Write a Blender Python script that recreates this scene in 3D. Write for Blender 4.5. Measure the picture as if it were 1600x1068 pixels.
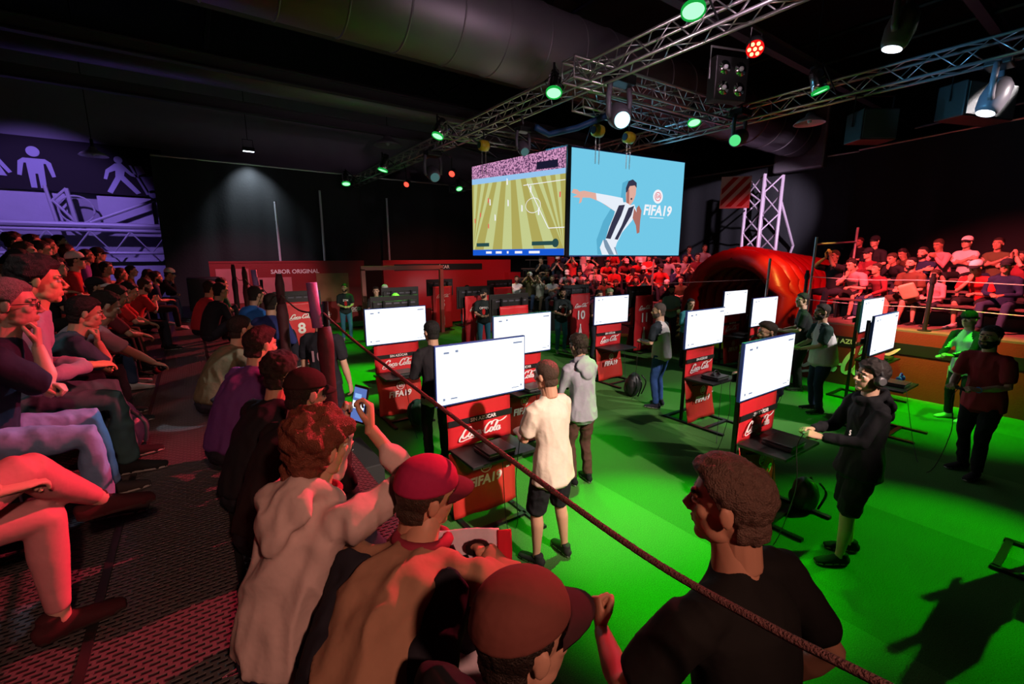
import bpy, bmesh, math, random
from math import sin, cos, pi, radians as R
from mathutils import Vector as V, Matrix as M, noise
import numpy as np

for o in list(bpy.data.objects): bpy.data.objects.remove(o)
SC = bpy.context.scene
COL = SC.collection

# ------------------------------------------------------------------ camera
CAMH, YAW, PITCH, FPX = 2.6, 35.05, 10.84, 700.0
cam = bpy.data.cameras.new('camera')
cam.sensor_width = 36.0
cam.lens = FPX * 36.0 / 1600.0
cam.clip_start = 0.05; cam.clip_end = 200
co_ = bpy.data.objects.new('camera', cam); COL.objects.link(co_)
co_.location = (0, 0, CAMH)
co_.rotation_euler = (R(90 - PITCH), 0, R(-YAW))
SC.camera = co_

# ------------------------------------------------------------------ world, view
SC.view_settings.view_transform = 'Standard'
SC.view_settings.look = 'None'
SC.view_settings.exposure = 0.0
SC.view_settings.gamma = 1.0
SC.view_settings.use_curve_mapping = False
w = bpy.data.worlds.new('world'); SC.world = w; w.use_nodes = True
w.node_tree.nodes['Background'].inputs[0].default_value = (0.10, 0.05, 0.09, 1)
w.node_tree.nodes['Background'].inputs[1].default_value = 0.02
SC.cycles.max_bounces = 4
SC.cycles.diffuse_bounces = 2
SC.cycles.glossy_bounces = 2
SC.cycles.caustics_reflective = False
SC.cycles.caustics_refractive = False
SC.cycles.sample_clamp_indirect = 3.0
SC.cycles.use_denoising = True

# ------------------------------------------------------------------ house lights (the rig's washes and added fills)
def spot(loc, to, col, power, size=40, blend=0.6, rad=0.06):
    l = bpy.data.lights.new('stage_light', 'SPOT')
    l.color = col; l.energy = power; l.spot_size = R(size); l.spot_blend = blend
    l.shadow_soft_size = rad
    o = bpy.data.objects.new('stage_light', l); COL.objects.link(o)
    o.location = loc
    d = V(to) - V(loc)
    o.rotation_euler = d.to_track_quat('-Z', 'Y').to_euler()
    return o
GREEN = (0.03, 1.0, 0.0)
RED = (1.0, 0.045, 0.07)
WARM = (1.0, .82, .68)
spot((3.0, -4.0, 6.2), (3.6, 5.2, 1.0), (1.0, .74, .66), 5200, 36, .5, .12)          # key on banners and players' backs
spot((10.6, -2.6, 6.4), (7.0, 5.6, 1.0), (1.0, .84, .82), 3800, 38, .5, .12)
spot((9.3, 2.7, 4.5), (12.6, 2.2, 1.7), (1, .10, .12), 2600, 72, .5, .08)                      # red wash, side stand
spot((10.6, 8.4, 5.2), (12.7, 11.0, 1.9), (1, .08, .10), 1700, 62, .6, .08)                     # red wash, far stand
spot((5.6, 13.6, 4.7), (-1.2, 9.5, 2.1), (1, .09, .10), 3200, 50, .7, .05)                     # red LED along the long truss
spot((5.8, 3.2, 5.0), (-.9, 2.5, 1.5), (1.0, .05, .09), 3600, 44, .7, .03)           # red LED onto the aisle
spot((3.0, 3.6, 5.4), (-.22, 4.85, 1.1), (.75, .9, 1.0), 700, 3.4, .15, .01)          # white mover on aisle
spot((5.9, 5.4, 4.7), (-.9, 4.1, 1.75), (.35, .6, 1.0), 650, 14, .6, .03)            # blue white mover on the seated knees
spot((6.52, 2.0, 4.8), (7.1, 2.9, 0), (.85, .95, 1.0), 700, 14, .4, .03)
spot((-3.4, 15.2, 6.4), (-3.6, 20.3, 3.7), (.42, .26, 1.0), 900, 62, .6, .1)         # violet wash on end wall
spot((1.95, 18.3, 6.0), (2.0, 18.9, 4.2), (.8, .92, 1.0), 300, 90, 1.0, .06)         # work lamp over the curtain
spot((.2, -2.2, 4.2), (.5, 1.5, 1.7), (1.0, .46, .32), 330, 48, .8, .1)              # warm spill on near backs
spot((-1.6, 1.5, 5.6), (-1.0, 6.0, 1.9), (1.0, .78, .72), 150, 60, .9, .15)          # added dim fill on the seated rows, no fixture behind it
spot((4.6, 1.5, 5.3), (6.6, 8.0, 7.2), (.9, .6, .8), 180, 70, .8, .1)               # spill up on duct
spot((10.4, 3.2, 5.0), (12.4, 5.6, 1.9), (1.0, .50, .08), 1100, 26, .6, .05)          # amber on tunnel
spot((11.0, 3.0, 6.6), (14.6, 6.8, 2.4), RED, 1500, 46, .6, .05)
spot((14.0, 3.0, 7.0), (17.8, 9.0, 4.4), (.95, .75, 1.0), 4000, 34, .5, .1)           # column
spot((6.3, 8.6, 4.9), (9.6, 4.6, 5.4), (.1, .55, 1.0), 130, 80, .8, .05)            # blue spill on trusses
spot((8.2, 2.6, 4.7), (9.6, 1.0, 5.5), (.15, .55, 1.0), 90, 130, .8, .05)
spot((3.6, 2.6, 4.4), (5.5, 5.0, 5.5), (1.0, .7, .75), 90, 110, .9, .05)
spot((7.5, 12.0, 5.1), (8.2, 15.5, 1.4), (1.0, .20, .16), 380, 80, .7, .1)           # booth wash
spot((1.5, 12.5, 5.1), (1.6, 17.0, 1.8), (1.0, .36, .52), 700, 50, .7, .1)
spot((5.2, 6.5, 5.0), (.1, 3.5, 2.0), (.6, .75, 1.0), 900, 10, .6, .03)              # cool beam on the rope watchers
spot((8.6, 11.3, 5.2), (10.9, 13.3, 1.8), (.85, .9, .85), 260, 70, .7, .08)           # neutral wash, far stand
spot((11.8, 1.0, 6.2), (6.5, 4.7, 1.1), (1.0, .92, .95), 1300, 15, .6, .06)  # added narrow fill on the man in jeans, no fixture for it
spot((11.8, 9.0, 5.6), (14.2, 9.6, 2.2), (1, .35, .45), 420, 60, .8, .08)
# ------------------------------------------------------------------ materials
_M = {}
def mat(name, col, rough=0.7, metal=0.0, emit=None, es=1.0, bump=0.0, bscale=60.0, var=0.0, vscale=8.0, sheen=0.0, spec=0.4):
    if name in _M: return _M[name]
    m = bpy.data.materials.new(name); m.use_nodes = True
    nt = m.node_tree; b = nt.nodes['Principled BSDF']
    b.inputs['Base Color'].default_value = (*col, 1)
    b.inputs['Roughness'].default_value = rough
    b.inputs['Metallic'].default_value = metal
    b.inputs['Specular IOR Level'].default_value = spec
    if sheen: b.inputs['Sheen Weight'].default_value = sheen
    if emit:
        b.inputs['Emission Color'].default_value = (*emit, 1)
        b.inputs['Emission Strength'].default_value = es
    if bump or var:
        tc = nt.nodes.new('ShaderNodeTexCoord')
    if bump:
        n = nt.nodes.new('ShaderNodeTexNoise'); n.inputs['Scale'].default_value = bscale; n.inputs['Detail'].default_value = 3
        bp = nt.nodes.new('ShaderNodeBump'); bp.inputs['Strength'].default_value = bump; bp.inputs['Distance'].default_value = 0.02
        nt.links.new(tc.outputs['Object'], n.inputs['Vector']); nt.links.new(n.outputs['Fac'], bp.inputs['Height'])
        nt.links.new(bp.outputs['Normal'], b.inputs['Normal'])
    if var:
        n2 = nt.nodes.new('ShaderNodeTexNoise'); n2.inputs['Scale'].default_value = vscale; n2.inputs['Detail'].default_value = 5
        mx = nt.nodes.new('ShaderNodeMix'); mx.data_type = 'RGBA'
        mx.inputs[6].default_value = (*[c * (1 - var) for c in col], 1)
        mx.inputs[7].default_value = (*[min(1, c * (1 + var)) for c in col], 1)
        nt.links.new(tc.outputs['Object'], n2.inputs['Vector']); nt.links.new(n2.outputs['Fac'], mx.inputs[0])
        nt.links.new(mx.outputs[2], b.inputs['Base Color'])
    _M[name] = m
    return m
def glow(name, col, s=1.0):
    if name in _M: return _M[name]
    m = bpy.data.materials.new(name); m.use_nodes = True
    nt = m.node_tree; nt.nodes.clear()
    e = nt.nodes.new('ShaderNodeEmission'); e.inputs[0].default_value = (*col, 1); e.inputs[1].default_value = s
    o = nt.nodes.new('ShaderNodeOutputMaterial'); nt.links.new(e.outputs[0], o.inputs[0])
    _M[name] = m
    return m
def cloth(col):
    return mat('cloth_%02x%02x%02x' % tuple(int(c * 255) for c in col), col, 0.85, bump=0.5, bscale=9.0, var=0.06, vscale=30, spec=0.2)

# ------------------------------------------------------------------ object bookkeeping
def prop(o, label=None, cat=None, group=None, kind=None):
    if label: o['label'] = label
    if cat: o['category'] = cat
    if group: o['group'] = group
    if kind: o['kind'] = kind
    return o
def mesh_from(bm, name, mats=(), smooth=False):
    me = bpy.data.meshes.new(name)
    bmesh.ops.recalc_face_normals(bm, faces=bm.faces)
    bm.to_mesh(me); bm.free()
    for m in mats: me.materials.append(m)
    if smooth: me.polygons.foreach_set('use_smooth', [True] * len(me.polygons))
    return me
def link(name, me, parent=None, loc=None, mats=None):
    o = bpy.data.objects.new(name, me); COL.objects.link(o)
    if parent: o.parent = parent
    if loc is not None: o.location = loc
    if mats:
        for i, m in enumerate(mats):
            if i < len(o.material_slots):
                o.material_slots[i].link = 'OBJECT'; o.material_slots[i].material = m
    return o
def empty(name, loc=(0, 0, 0), rz=0.0, **k):
    o = bpy.data.objects.new(name, None); COL.objects.link(o)
    o.location = loc; o.rotation_euler = (0, 0, rz); o.empty_display_size = 0.1
    return prop(o, **k)
class B:
    """collects primitives, builds one mesh object"""
    def __init__(s): s.bm = bmesh.new(); s.mi = 0
    def _tag(s, fs):
        for f in fs: f.material_index = s.mi
    def box(s, c, d, rot=None, bev=0.0):
        r = bmesh.ops.create_cube(s.bm, size=1.0)
        vs = r['verts']; bmesh.ops.scale(s.bm, vec=d, verts=vs)
        fs = list({f for v in vs for f in v.link_faces})
        if bev:
            es = list({e for v in vs for e in v.link_edges})
            rb = bmesh.ops.bevel(s.bm, geom=es, offset=bev, segments=2, affect='EDGES', profile=0.5)
            vs = list({v for f in rb['faces'] for v in f.verts} | {v for v in vs if v.is_valid}); fs = list({f for v in vs for f in v.link_faces})
        if rot is not None: bmesh.ops.transform(s.bm, matrix=rot.to_4x4(), verts=vs)
        bmesh.ops.translate(s.bm, vec=c, verts=vs)
        s._tag(fs); return s
    def b2(s, a, b, bev=0.0):
        return s.box([(a[i] + b[i]) / 2 for i in range(3)], [abs(b[i] - a[i]) for i in range(3)], None, bev)
    def tube(s, pts, r, n=8, closed=False, taper=None):
        pts = [V(p) for p in pts]; rings = []
        for i, p in enumerate(pts):
            if closed: t = pts[(i + 1) % len(pts)] - pts[i - 1]
            else: t = pts[min(i + 1, len(pts) - 1)] - pts[max(i - 1, 0)]
            t.normalize()
            u = V((0, 0, 1)) if abs(t.z) < 0.9 else V((1, 0, 0))
            a = t.cross(u).normalized(); b = t.cross(a).normalized()
            rr = r if taper is None else r * taper[i]
            rings.append([s.bm.verts.new(p + a * (rr * cos(2 * pi * k / n)) + b * (rr * sin(2 * pi * k / n))) for k in range(n)])
        fs = []
        m = len(rings)
        for i in range(m if closed else m - 1):
            A, Bq = rings[i], rings[(i + 1) % m]
            for k in range(n): fs.append(s.bm.faces.new((A[k], A[(k + 1) % n], Bq[(k + 1) % n], Bq[k])))
        if not closed:
            fs.append(s.bm.faces.new(rings[0][::-1])); fs.append(s.bm.faces.new(rings[-1]))
        s._tag(fs); return s
    def lathe(s, prof, c=(0, 0, 0), n=20, rot=None, cap=True):
        rings = []; c = V(c); vs = []
        for (r, z) in prof:
            ring = []
            for k in range(n):
                p = V((r * cos(2 * pi * k / n), r * sin(2 * pi * k / n), z))
                if rot is not None: p = rot @ p
                ring.append(s.bm.verts.new(p + c))
            rings.append(ring)
        fs = []
        for A, Bq in zip(rings, rings[1:]):
            for k in range(n): fs.append(s.bm.faces.new((A[k], A[(k + 1) % n], Bq[(k + 1) % n], Bq[k])))
        if cap:
            fs.append(s.bm.faces.new(rings[0][::-1])); fs.append(s.bm.faces.new(rings[-1]))
        s._tag(fs); return s
    def poly(s, pts, d=None):
        """flat outline; d = extrusion vector"""
        vs = [s.bm.verts.new(V(p)) for p in pts]
        f = s.bm.faces.new(vs); fs = [f]
        if d is not None:
            r = bmesh.ops.extrude_face_region(s.bm, geom=[f])
            nv = [g for g in r['geom'] if isinstance(g, bmesh.types.BMVert)]
            bmesh.ops.translate(s.bm, vec=d, verts=nv)
            fs += list({q for v in nv for q in v.link_faces} | {q for v in vs for q in v.link_faces})
        s._tag(fs); return s
    def ell(s, c, r, rot=None, u=16, v=10):
        m = M.Translation(V(c)) @ (rot.to_4x4() if rot is not None else M.Identity(4)) @ M.Diagonal((*r, 1))
        q = bmesh.ops.create_uvsphere(s.bm, u_segments=u, v_segments=v, radius=1.0, matrix=m)
        s._tag({f for x in q['verts'] for f in x.link_faces}); return s
    def loft(s, pts, rad, side=V((1, 0, 0)), n=14):
        """tapering limb: pts, radii (rx along side, ry across), rounded ends"""
        pts = [V(p) for p in pts]; rad = [(r, r) if not isinstance(r, tuple) else r for r in rad]
        t0 = (pts[1] - pts[0]).normalized(); t1 = (pts[-1] - pts[-2]).normalized()
        P = [pts[0] - t0 * min(rad[0]) * 0.35] + pts + [pts[-1] + t1 * min(rad[-1]) * 0.35]
        Q = [(rad[0][0] * .6, rad[0][1] * .6)] + rad + [(rad[-1][0] * .6, rad[-1][1] * .6)]
        rings = []
        for i, p in enumerate(P):
            t = (P[min(i + 1, len(P) - 1)] - P[max(i - 1, 0)]).normalized()
            a = V(side) - t * t.dot(V(side))
            if a.length < 1e-3: a = t.orthogonal()
            a.normalize(); b = t.cross(a)
            rings.append([s.bm.verts.new(p + a * (Q[i][0] * cos(2 * pi * k / n)) + b * (Q[i][1] * sin(2 * pi * k / n))) for k in range(n)])
        fs = []
        for A, Bq in zip(rings, rings[1:]):
            for k in range(n): fs.append(s.bm.faces.new((A[k], A[(k + 1) % n], Bq[(k + 1) % n], Bq[k])))
        fs.append(s.bm.faces.new(rings[0][::-1])); fs.append(s.bm.faces.new(rings[-1]))
        s._tag(fs); return s
    def mesh(s, name, mats=(), smooth=False): return mesh_from(s.bm, name, mats, smooth)
    def obj(s, name, mats, parent=None, loc=None, smooth=False):
        if not isinstance(mats, (list, tuple)): mats = [mats]
        return link(name, s.mesh(name, mats, smooth), parent, loc)

def remesh(b, vox, smooth=4, fac=0.5):
    """voxel-fuse the closed shapes in B into one surface, returns a bmesh"""
    me = b.mesh('tmp'); o = bpy.data.objects.new('tmp', me); COL.objects.link(o)
    m = o.modifiers.new('r', 'REMESH'); m.mode = 'VOXEL'; m.voxel_size = vox
    if smooth:
        q = o.modifiers.new('s', 'SMOOTH'); q.factor = fac; q.iterations = smooth
    dg = bpy.context.evaluated_depsgraph_get(); dg.update()
    ev = o.evaluated_get(dg); bm = bmesh.new(); bm.from_mesh(ev.to_mesh()); ev.to_mesh_clear()
    bpy.data.objects.remove(o); bpy.data.meshes.remove(me)
    return bm
def wrinkle(bm, amp, f=7.0, stretch=(1, 1, 0.45), seed=0.0):
    bm.normal_update()
    for v in bm.verts:
        c = v.co
        p = V((c.x * f * stretch[0] + seed, c.y * f * stretch[1], c.z * f * stretch[2]))
        d = noise.noise(p) + 0.5 * noise.noise(p * 2.3 + V((3, 1, 7)))
        d = 1 - 2.2 * abs(d)            # ridged, reads as folds
        v.co = c + v.normal * (amp * (d - 0.5))
def merge(bms):
    """join several bmeshes into one mesh datablock (list of (bm, matrix, material remap))"""
    out = bmesh.new()
    for bm, mx, mi in bms:
        me = bpy.data.meshes.new('t'); bm.to_mesh(me)
        me.transform(mx)
        if mi is not None:
            me.polygons.foreach_set('material_index', [mi] * len(me.polygons))
        out.from_mesh(me); bpy.data.meshes.remove(me)
    return out
# ------------------------------------------------------------------ heads, hands, shoes (shared pieces)
X3, Y3, Z3 = V((1, 0, 0)), V((0, 1, 0)), V((0, 0, 1))
def skull(b, g=0.0):
    b.ell((0, -0.014, 0.032), (0.077 + g, 0.096 + g, 0.088 + g), u=20, v=14)
    b.ell((0, 0.022, -0.035), (0.061 + g, 0.066 + g, 0.080 + g), u=20, v=14)
    b.ell((0, -0.03, -0.04), (0.062 + g, 0.066 + g, 0.06 + g))
    b.ell((0, 0.062, -0.088), (0.028, 0.024, 0.022))
    for s in (-1, 1): b.ell((s * 0.041, 0.020, -0.064), (0.021, 0.034, 0.026))
def head_bm(vox):
    b = B(); skull(b)
    b.loft([(0, 0.080, 0.026), (0, 0.095, 0.0), (0, 0.106, -0.018), (0, 0.096, -0.028)], [0.007, 0.009, 0.013, 0.010])
    for s in (-1, 1):
        b.ell((s * 0.012, 0.094, -0.025), (0.009, 0.011, 0.008))
        b.loft([(s * 0.012, 0.084, 0.030), (s * 0.034, 0.080, 0.036), (s * 0.052, 0.062, 0.028)], [0.009, 0.010, 0.008])
        b.ell((s * 0.036, 0.054, -0.014), (0.024, 0.022, 0.024))
        b.ell((s * 0.079, -0.008, -0.002), (0.0075, 0.017, 0.029), M.Rotation(R(-s * 16), 3, 'Z') @ M.Rotation(R(-12), 3, 'X'))
        b.ell((s * 0.031, 0.075, 0.011), (0.015, 0.011, 0.010))
    b.loft([(-0.024, 0.076, -0.053), (0, 0.089, -0.050), (0.024, 0.076, -0.053)], [0.006, 0.008, 0.006])
    b.loft([(-0.020, 0.077, -0.062), (0, 0.087, -0.063), (0.020, 0.077, -0.062)], [0.006, 0.008, 0.006])
    b.loft([(0, -0.022, -0.03), (0, -0.030, -0.16)], [0.054, 0.056])
    bm = remesh(b, vox, 4 if vox < .005 else 3)
    bm.faces.ensure_lookup_table()
    for f in bm.faces:
        c = f.calc_center_median(); ax = abs(c.x); mi = 0
        if c.y > 0.06:
            if ((ax - 0.031) / 0.014) ** 2 + ((c.z - 0.010) / 0.0065) ** 2 < 1: mi = 1
            if ((ax - 0.031) / 0.0062) ** 2 + ((c.z - 0.010) / 0.0062) ** 2 < 1: mi = 2
            if 0.012 < ax < 0.050 and 0.031 < c.z - 0.1 * (0.03 - ax) < 0.041: mi = 2
            if ax < 0.023 and -0.068 < c.z < -0.046: mi = 3
        f.material_index = mi
    return bm
HEADS = {'hi': head_bm(0.0042), 'mid': head_bm(0.0075), 'lo': head_bm(0.010)}
def hand_bm(kind, vox):
    """right hand: wrist at origin, fingers +Y, palm faces -Z, thumb towards -X (mirror for left)"""
    b = B()
    b.loft([(0, -0.02, 0), (0, 0.02, 0), (0, 0.06, 0), (0, 0.092, 0)], [(0.027, 0.020), (0.034, 0.018), (0.042, 0.016), (0.041, 0.013)])
    curl = {'relaxed': (14, 26, 18), 'grip': (42, 62, 38), 'fist': (72, 88, 55), 'flat': (3, 6, 4)}[kind]
    for i, (x, L, r) in enumerate(((-0.031, 0.070, 0.0090), (-0.0105, 0.079, 0.0093), (0.0105, 0.073, 0.0088), (0.030, 0.058, 0.0078))):
        p = V((x, 0.088, 0)); a = 0; pts = [p - V((0, .02, 0)), p]; k = 1 + 0.12 * i
        for c, f in zip(curl, (0.46, 0.30, 0.24)):
            a += R(c * k); p = p + V(((x * 0.10) if kind != 'fist' else 0, cos(a), -sin(a))) * (L * f); pts.append(p)
        b.loft(pts, [r * 1.1, r * 1.08, r, r * .93, r * .82], n=8)
    if kind in ('grip', 'fist'): tp = [(-0.022, 0.025, -0.005), (-0.048, 0.052, -0.020), (-0.044, 0.078, -0.036), (-0.030, 0.092, -0.044)]
    else: tp = [(-0.022, 0.025, -0.003), (-0.050, 0.050, -0.012), (-0.062, 0.078, -0.018), (-0.066, 0.100, -0.022)]
    b.loft(tp, [0.015, 0.012, 0.0105, 0.009], n=8)
    if kind == 'fist': b.ell((0, .078, -.026), (.038, .022, .020))
    return remesh(b, vox, 1)
HANDS = {(k, d): hand_bm(k, v) for k in ('relaxed', 'grip', 'fist') for d, v in (('hi', 0.0038), ('mid', 0.0065), ('lo', 0.009))}

def skullbase(vox, g=0.0):
    b = B(); skull(b, g); return remesh(b, vox, 3)
_sk = {'hi': skullbase(0.0048), 'lo': skullbase(0.011)}
def sst(a, b, x):
    t = min(1, max(0, (x - a) / (b - a))); return t * t * (3 - 2 * t)
def hairline(c):
    """>0 inside the hair region"""
    y = c.y
    if y > 0.045: zl = 0.072 - 0.2 * (abs(c.x) > .05) * (abs(c.x) - .05)
    elif y > 0.005: zl = 0.072 - (0.045 - y) / 0.04 * 0.070
    elif y > -0.03: zl = 0.022 if abs(c.x) > 0.05 and y > -0.022 else -0.02
    else: zl = -0.078
    return c.z - zl
def shell(name, det, mask, thick, nz=0.0, nf=40.0, seed=0, coarse=None):
    bm = _sk[det].copy(); bm.normal_update()
    kill = []
    for v in bm.verts:
        m = mask(v.co)
        if m < -0.012: kill.append(v); continue
        k = sst(-0.006, 0.012, m)
        n = 0.0
        if nz:
            p = v.co * nf + V((seed, 0, 0))
            n = nz * (noise.noise(p) + 0.6 * noise.noise(p * 2.1))
            if coarse: n += coarse * noise.noise(v.co * 16 + V((seed, 5, 0)))
        v.co = v.co + v.normal * (-0.004 + k * (0.004 + thick(v.co) + n))
    bmesh.ops.delete(bm, geom=kill, context='VERTS')
    me = bpy.data.meshes.new(name); bm.to_mesh(me); bm.free()
    me.materials.append(mat('hair_dark', (0.02, 0.012, 0.009), 0.6, bump=0.8, bscale=140, spec=.3))
    me.polygons.foreach_set('use_smooth', [True] * len(me.polygons))
    return me
def top(a, b): return lambda c: a + (b - a) * sst(0.0, 0.10, c.z)
HAIR = {}
for det in ('hi', 'lo'):
    s_ = 7
    HAIR['short', det] = shell('hair', det, hairline, top(0.006, 0.016), 0.003, 60, 1)
    HAIR['crop', det] = shell('hair', det, hairline, top(0.004, 0.012), 0.002, 90, 4)
    HAIR['tousled', det] = shell('hair', det, hairline, top(0.010, 0.030), 0.010, 34, 2, .008)
    HAIR['quiff', det] = shell('hair', det, hairline, lambda c: 0.006 + 0.030 * sst(0.02, .1, c.z) * sst(-.06, .07, c.y), 0.006, 45, 3)
    HAIR['curly', det] = shell('hair', det, lambda c: hairline(c) + (.0 if c.y > -.02 else .02), lambda c: 0.026 + .014 * sst(0, .1, c.z), 0.026, 26, 5, .012)
    HAIR['long', det] = shell('hair', det, lambda c: hairline(c) if c.y > -.03 else .02, lambda c: .014 + .02 * sst(.02, -.1, c.z), 0.006, 30, 6)
    HAIR['beard', det] = shell('beard', det, lambda c: min(-0.028 - c.z - (0.03 if c.y > .05 and False else 0) + .25 * max(0, .03 - c.y) , c.y + 0.018, 0.02 if not (c.y > .06 and abs(c.x) < .022 and -0.066 < c.z < -.048) else -0.02), lambda c: 0.008, 0.003, 90, 8)
    HAIR['cap', det] = shell('cap', det, lambda c: c.z - (0.040 + 0.16 * (c.y if c.y > 0 else c.y * 1.9) * .5) + .0, lambda c: 0.014 + .010 * sst(.04, .1, c.z))
    HAIR['beanie', det] = shell('beanie', det, lambda c: c.z - (0.030 + c.y * .35), lambda c: 0.012 + .012 * sst(.05, .1, c.z), .002, 80)
    HAIR['nape', det] = shell('hair', det, lambda c: hairline(c) if c.z < .05 else -.02, lambda c: .006, .003, 80, 9)
def visor_mesh():
    bm = bmesh.new(); rows = []
    for j in range(7):
        t = j / 6; row = []
        for i in range(13):
            u = (i / 12 - .5) * 2; a = u * R(62)
            r0 = 0.094; ext = 0.072 * (1 - abs(u) ** 3.0)
            x = sin(a) * 0.088 * (1 + .02 * t); y = cos(a) * r0 - .006 + ext * t
            row.append((x, y, 0.060 - 0.012 * t * t - 0.028 * (abs(x) / 0.09) ** 2 - .012 * t))
        rows.append(row)
    for dz, fl in ((0, False), (-0.004, True)):
        vs = [[bm.verts.new((x, y, z + dz)) for x, y, z in r] for r in rows]
        if not fl: A = vs
        else: Bv = vs
        for r0, r1 in zip(vs, vs[1:]):
            for k in range(12): bm.faces.new((r0[k], r0[k + 1], r1[k + 1], r1[k]))
    ring = lambda W: W[0][:] + [W[j][-1] for j in range(1, 7)] + W[-1][-2::-1] + [W[j][0] for j in range(5, 0, -1)]
    a, b_ = ring(A), ring(Bv)
    for k in range(len(a)): bm.faces.new((a[k], a[(k + 1) % len(a)], b_[(k + 1) % len(a)], b_[k]))
    return mesh_from(bm, 'visor', [cloth((.05, .05, .05))], True)
VISOR = visor_mesh()
def longlock_mesh():
    b = B()
    for s in (-1, 0, 1):
        b.loft([(s * .045, -.06, .0), (s * .06, -.085, -.10), (s * .065, -.085, -.20), (s * .055, -.075, -.28)], [(.05, .035), (.05, .03), (.045, .028), (.02, .015)])
    bm = remesh(b, .011, 2)
    return mesh_from(bm, 'long_hair', [mat('hair_dark', (0, 0, 0))], True)
LOCKS = longlock_mesh()
def shoe_mesh():
    b = B()
    b.loft([(0, -0.070, 0.040), (0, -0.04, 0.048), (0, 0.02, 0.048), (0, 0.08, 0.036), (0, 0.14, 0.028), (0, 0.185, 0.022)], [(0.030, 0.036), (0.037, 0.044), (0.039, 0.044), (0.045, 0.033), (0.047, 0.025), (0.034, 0.018)])
    b.loft([(0, -0.02, 0.06), (0, -0.02, 0.105)], [(0.038, 0.046), (0.038, 0.046)])
    bm = remesh(b, .008, 2)
    for f in bm.faces: f.material_index = 1 if f.calc_center_median().z < 0.022 else 0
    for v in bm.verts:
        if v.co.z < 0.020: v.co.z = max(v.co.z * .6, 0.0); v.co.x *= 1.06
    return mesh_from(bm, 'shoe', [cloth((.03, .03, .03)), mat('sole_white', (.7, .7, .68))], True)
SHOE = shoe_mesh()

# ------------------------------------------------------------------ posing
def ik(a, c, l1, l2, pole):
    a, c = V(a), V(c); d = c - a; L = d.length
    if L > (l1 + l2) * .995: c = a + d * ((l1 + l2) * .995 / L); d = c - a; L = d.length
    x = (l1 * l1 - l2 * l2 + L * L) / (2 * L); h = math.sqrt(max(0, l1 * l1 - x * x))
    n = d.normalized(); p = V(pole) - n * n.dot(V(pole))
    if p.length < 1e-4: p = n.orthogonal()
    return a + n * x + p.normalized() * h, c
def basis(y, z):
    y = V(y).normalized(); x = y.cross(V(z)).normalized(); z = x.cross(y)
    return M((x, y, z)).transposed()
STAND = dict(hip=(0, 0, .94), feet=((-.11, 0, .08), (.11, .02, .08)), fyaw=(-10, 12), hands=((-.26, .06, .86), (.26, .06, .86)), lean=2, hunch=6, head=(0, 0, 0), tw=0,
             hk='relaxed', pole=((-.4, -1, -.1), (.4, -1, -.1)), hdir=((0, .25, -1), (0, .25, -1)), palm=((1, 0, 0), (-1, 0, 0)), kpole=((-.1, 1, 0), (.1, 1, 0)))
def P(base, **k):
    d = dict(base); d.update(k); return d
PAD = P(STAND, hands=((-.085, .33, 1.08), (.085, .33, 1.08)), pole=((-.7, -.6, -1), (.7, -.6, -1)), hdir=((.45, 1, .15), (-.45, 1, .15)), palm=((.5, 0, -1), (-.5, 0, -1)), hk='grip', hunch=10, head=(0, -6, 0))
SEAT = P(STAND, hip=(0, -.02, .54), feet=((-.14, .44, .08), (.14, .42, .08)), lean=8, hunch=12, hands=((-.07, .30, .70), (.07, .32, .71)), pole=((-.8, -.7, -.6), (.8, -.7, -.6)),
         hdir=((.5, 1, -.1), (-.5, 1, -.1)), palm=((.3, 0, -1), (-.3, 0, -1)), kpole=((-.15, .3, 1), (.15, .3, 1)))
SEATS = {
 'lap': SEAT,
 'chin': P(SEAT, lean=26, hunch=20, hands=((-.06, .40, .66), 'chin'), pole=((-.8, -.5, -.4), (.5, .3, -1)), hdir=((.4, 1, -.2), (-.2, .1, 1)), palm=((.3, 0, -1), (0, -1, 0)), hk='fist', head=(-4, -14, 0)),
 'crossed': P(SEAT, lean=6, hunch=14, hands=((.13, .21, .86), (-.13, .24, .88)), pole=((-1, .2, -1), (1, .2, -1)), hdir=((1, 0, .1), (-1, 0, .1)), palm=((0, -1, 0), (0, -1, 0))),
 'lean': P(SEAT, lean=34, hunch=18, hands=((-.06, .56, .62), (.06, .57, .63)), pole=((-1, -.2, -.2), (1, -.2, -.2)), hdir=((.4, 1, -.5), (-.4, 1, -.5)), head=(6, -24, 0)),
 'knees': P(SEAT, lean=12, hands=((-.16, .36, .63), (.16, .36, .63)), pole=((-1, -.6, 0), (1, -.6, 0)), hdir=((0, 1, -.35), (0, 1, -.35)), palm=((0, 0, -1), (0, 0, -1))),
 'phone': P(SEAT, lean=14, hunch=18, hands=((-.05, .33, .92), (.06, .33, .92)), pole=((-.8, -.3, -1), (.8, -.3, -1)), hdir=((.3, .8, .6), (-.3, .8, .6)), hk='grip', palm=((.6, -.6, 0), (-.6, -.6, 0)), head=(0, -16, 0)),
 'clap': P(SEAT, lean=4, hands=((-.03, .24, 1.24), (.05, .25, 1.22)), pole=((-.8, .2, -1), (.8, .2, -1)), hdir=((.1, .2, 1), (-.1, .2, 1)), palm=((1, 0, 0), (-1, 0, 0))),
}
STANDS = {'side': STAND, 'pad': PAD, 'folded': P(STAND, hands=((.13, .20, 1.22), (-.13, .23, 1.24)), pole=((-1, .2, -1), (1, .2, -1)), hdir=((1, 0, .1), (-1, 0, .1)), palm=((0, -1, 0), (0, -1, 0)))}

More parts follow.
